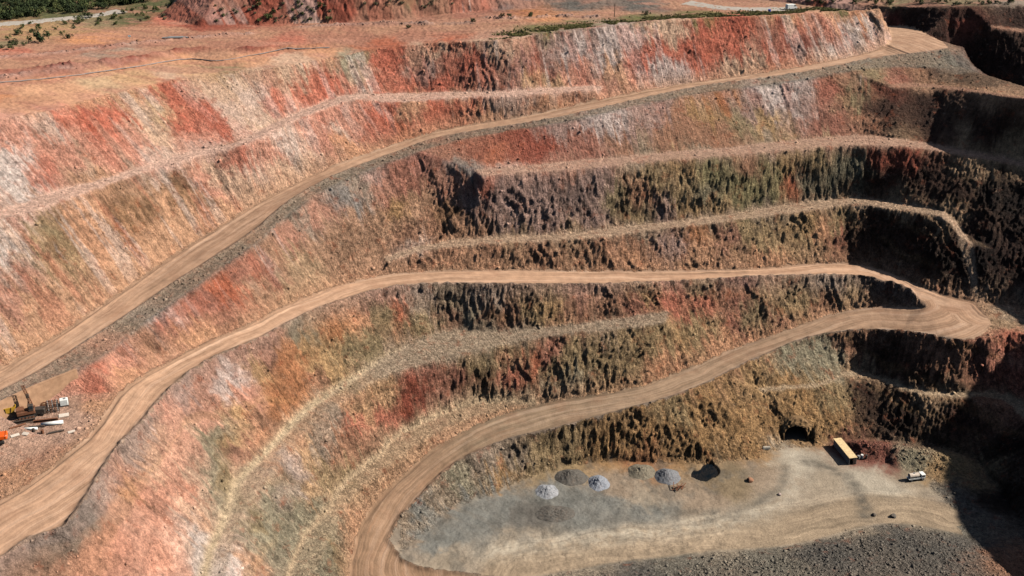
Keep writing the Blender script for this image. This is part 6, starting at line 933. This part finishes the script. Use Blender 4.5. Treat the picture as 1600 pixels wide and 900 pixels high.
p = at('tree_bare'); t = thing('bare_tree', p, 0, 'small leafless tree at the edge of the middle haul road before the black wall', 'tree')
tk = MB(); tk.tube((0, 0, -.2), (.1, 0, 2.0), .16, .11, 8, False).tube((.1, 0, 2.0), (.0, .1, 3.4), .11, .06, 8, False); tk.build('trunk', M['whitebark'], t)
br = MB(); rr = random.Random(2)
for k in range(16):
    z0_ = rr.uniform(1.6, 3.2); a_ = rr.uniform(0, 6.28); l_ = rr.uniform(.8, 1.7); e_ = Vector((math.cos(a_) * l_, math.sin(a_) * l_, z0_ + l_ * rr.uniform(.5, 1.0))); s_ = Vector((.05, 0, z0_)); br.tube(s_, e_, .05, .02, 5, False)
    for q in range(2): br.tube(s_.lerp(e_, .6), s_.lerp(e_, .6) + Vector((rr.uniform(-.5, .5), rr.uniform(-.5, .5), rr.uniform(.2, .7))), .03, .012, 4, False)
br.build('branches', M['whitebark'], t)

# ---- pale gravel roads out on the plain
kr = NT('pale_gravel'); g_ = kr.n('ShaderNodeNewGeometry'); kr.base(kr.gain(kr.mix(kr.noise(g_.outputs['Position'], .3, 5, .6), tuple(lin((186, 176, 164)) * ALB), tuple(lin((206, 192, 176)) * ALB)), kr.rng(kr.noise(g_.outputs['Position'], 2, 4, .6), .3, .7, .85, 1.15)))
for key, hw in (('road_bush', 4.2), ('road_rim', 5.0)):
    pts = catmull([tuple(p) for p in PLACES[key]], 2.0); rb2 = MB(); vs = []; nw = 9
    for i, q in enumerate(pts):
        d_ = pts[min(i + 1, len(pts) - 1)] - pts[max(i - 1, 0)]; n_ = Vector((-d_[1], d_[0], 0)).normalized()
        for k in range(nw):
            f_ = (k / (nw - 1) * 2 - 1) * hw * (1 + .1 * math.sin(i * .7 + k)); x, y = q[0] + n_.x * f_, q[1] + n_.y * f_
            vs.append((x, y, gz(x, y) + (.10 if 0 < k < nw - 1 else -.12)))
    rb2.add(vs, [(i * nw + k, (i + 1) * nw + k, (i + 1) * nw + k + 1, i * nw + k + 1) for i in range(len(pts) - 1) for k in range(nw - 1)])
    o = rb2.build('gravel_road', kr.m, None, None, 0, True); o['kind'] = 'structure'

# ---- grass along the rim, loose rubble on the benches
kg = leaf_mat('dry_grass', (84, 84, 48), (134, 124, 78))
rr = random.Random(12); vs = []; fs = []; tone = []
rim = LN['rim']
for i in range(len(rim) - 1):
    a_, b_ = rim[i], rim[i + 1]
    if not (-12 < a_[0] < 150): continue
    d_ = np.array([b_[0] - a_[0], b_[1] - a_[1]]); L0 = np.hypot(*d_); nrm = np.array([-d_[1], d_[0]]) / max(L0, 1e-6)
    for k in range(int(L0 * 60)):
        s_ = rr.random(); off = 1.0 + abs(rr.gauss(0, 4.5)); x, y = a_[0] + d_[0] * s_ + nrm[0] * off, a_[1] + d_[1] * s_ + nrm[1] * off
        if noise(np.array([x / 7.0]), np.array([y / 7.0]), np.array([0.0]), 66)[0] < -.25: continue
        z = gz(x, y); g_ = rr.uniform(.15, .5); tn_ = rr.random()
        for q in range(3):
            an = rr.uniform(0, 3.14); u = (math.cos(an) * g_ * .7, math.sin(an) * g_ * .7); lx_, ly_ = rr.uniform(-.2, .2), rr.uniform(-.2, .2)
            b0 = len(vs); vs += [(x - u[0], y - u[1], z - .05), (x + u[0], y + u[1], z - .05), (x + u[0] * .6 + lx_, y + u[1] * .6 + ly_, z + g_), (x - u[0] * .6 + lx_, y - u[1] * .6 + ly_, z + g_ * .8)]; fs.append((b0, b0 + 1, b0 + 2, b0 + 3)); tone += [tn_] * 4
me = bpy.data.meshes.new('grass'); me.from_pydata(vs, [], fs); a_ = me.attributes.new('leaf_tone', 'FLOAT', 'POINT'); a_.data.foreach_set('value', tone); me.materials.append(kg)
o = bpy.data.objects.new('grass', me); COL.objects.link(o); o['kind'] = 'stuff'; o['label'] = 'dry green grass along the rim of the pit'

def rubble(n_):
    rs = np.random.RandomState(3)
    w8 = (flat * (~inG) * (GX > -150) * (GX < 190) * (GY < 470) * (~road)).astype(np.float64)
    w8 *= (1 - .7 * ledge) * .6; w8 *= 0.25 + 1.2 * np.clip(noise(GX / 9, GY / 9, 0 * GX, 70) + .2, 0, 1)
    w8 += 2.6 * nearr + .16 * np.clip(spill, 0, 1) * (~road) * (GX < 190) + 0.10 * face * (GX > -150) * (GX < 190) * (~inG)
    w8 *= (260.0 / np.maximum(GY, 150)) ** 1.0
    w8[(pond < 1.5)] = 0; w8[blur((inP | nearwall).astype(np.float32), 3) > .2] *= .08; w8 += .8 * wr(dRow, 1.6) * rown
    cdf = np.cumsum(w8.ravel()); cdf /= cdf[-1]
    idx = np.searchsorted(cdf, rs.rand(n_)); j, i = idx // NX, idx % NX
    t0 = np.array([(1, 0, -.6), (-.5, .87, -.6), (-.5, -.87, -.6), (.9, .5, .1), (-.9, .45, .15), (0, -1, .1), (.1, .1, .75)]); tf = [(0, 1, 3), (1, 4, 3), (1, 2, 4), (2, 5, 4), (2, 0, 5), (0, 3, 5), (3, 4, 6), (4, 5, 6), (5, 3, 6)]
    size = np.minimum(.14 * (rs.pareto(2.4, n_) + 1), .7) * np.where(nearr[j, i] > .3, .8, 1.0)
    an = rs.rand(n_) * 6.28; ca, sa = np.cos(an), np.sin(an); jit = 1 + .5 * (rs.rand(n_, 7, 3) - .5)
    T0 = t0[None] * jit * size[:, None, None] * np.array([1, 1, .8])
    Xr = T0[..., 0] * ca[:, None] - T0[..., 1] * sa[:, None]; Yr = T0[..., 0] * sa[:, None] + T0[..., 1] * ca[:, None]
    ox = PX[j, i] + (rs.rand(n_) - .5) * STEP; oy = PY[j, i] + (rs.rand(n_) - .5) * STEP; oz = PZ[j, i] + size * .2
    V3 = np.stack([Xr + ox[:, None], Yr + oy[:, None], T0[..., 2] + oz[:, None]], -1).reshape(-1, 3).astype(np.float32)
    F3 = (np.array(tf)[None] + (np.arange(n_) * 7)[:, None, None]).reshape(-1)
    me_ = bpy.data.meshes.new('rubble'); me_.vertices.add(len(V3)); me_.vertices.foreach_set('co', V3.ravel()); me_.loops.add(len(F3)); me_.loops.foreach_set('vertex_index', F3.astype(np.int32))
    me_.polygons.add(len(F3) // 3); me_.polygons.foreach_set('loop_start', np.arange(0, len(F3), 3, dtype=np.int32)); me_.update(calc_edges=True)
    c_ = RC[j, i] * (0.7 + .65 * rs.rand(n_))[:, None]; C4 = np.ones((n_, 7, 4), np.float32); C4[..., :3] = c_[:, None]
    at_ = me_.attributes.new('rock_col', 'FLOAT_COLOR', 'POINT'); at_.data.foreach_set('color', C4.ravel())
    k = NT('loose_stone'); g_ = k.n('ShaderNodeNewGeometry'); k.base(k.gain(k.attr('rock_col').outputs['Color'], k.rng(k.noise(g_.outputs['Position'], 3, 4, .6), .3, .7, .75, 1.2))); k.bump(k.noise(g_.outputs['Position'], 5, 4, .6), .4, .1)
    me_.materials.append(k.m)
    o_ = bpy.data.objects.new('rubble', me_); COL.objects.link(o_); o_['kind'] = 'stuff'; o_['label'] = 'loose broken stone on the benches and slopes of the pit'
rubble(42000)


# ------------------------------------------------------------------ light, camera, view
SUN_EL, SUN_AZ = R(39), R(2)            # azimuth counted from +X towards +Y
sd = Vector((math.cos(SUN_EL) * math.cos(SUN_AZ), math.cos(SUN_EL) * math.sin(SUN_AZ), math.sin(SUN_EL)))
sl = bpy.data.lights.new('sun', 'SUN'); sl.energy = 5.0; sl.angle = R(0.53); sl.color = (1.0, 0.95, 0.87)
so = bpy.data.objects.new('sun', sl); COL.objects.link(so); so.rotation_euler = (-sd).to_track_quat('-Z', 'Y').to_euler()
w = bpy.data.worlds.new('World'); scene.world = w; w.use_nodes = True
nt = w.node_tree; bg = nt.nodes['Background']; sk = nt.nodes.new('ShaderNodeTexSky'); sk.sky_type = 'NISHITA'; sk.sun_disc = False
sk.sun_elevation = SUN_EL; sk.sun_rotation = R(90) - SUN_AZ
nt.links.new(sk.outputs[0], bg.inputs['Color']); bg.inputs['Strength'].default_value = 0.05
cam = bpy.data.cameras.new('camera'); co = bpy.data.objects.new('camera', cam); COL.objects.link(co)
co.location = (0, 0, 210); co.rotation_euler = (R(90 - 25), 0, 0)
cam.sensor_width = 36; cam.lens = 36 * 1716 / 1600; cam.clip_start = 1; cam.clip_end = 12000
scene.camera = co
scene.view_settings.view_transform = 'Standard'; scene.view_settings.look = 'None'; scene.view_settings.gamma = 1
scene.view_settings.use_curve_mapping = False; scene.view_settings.exposure = 0.58
scene.cycles.max_bounces = 2; scene.cycles.diffuse_bounces = 0; scene.cycles.use_denoising = True
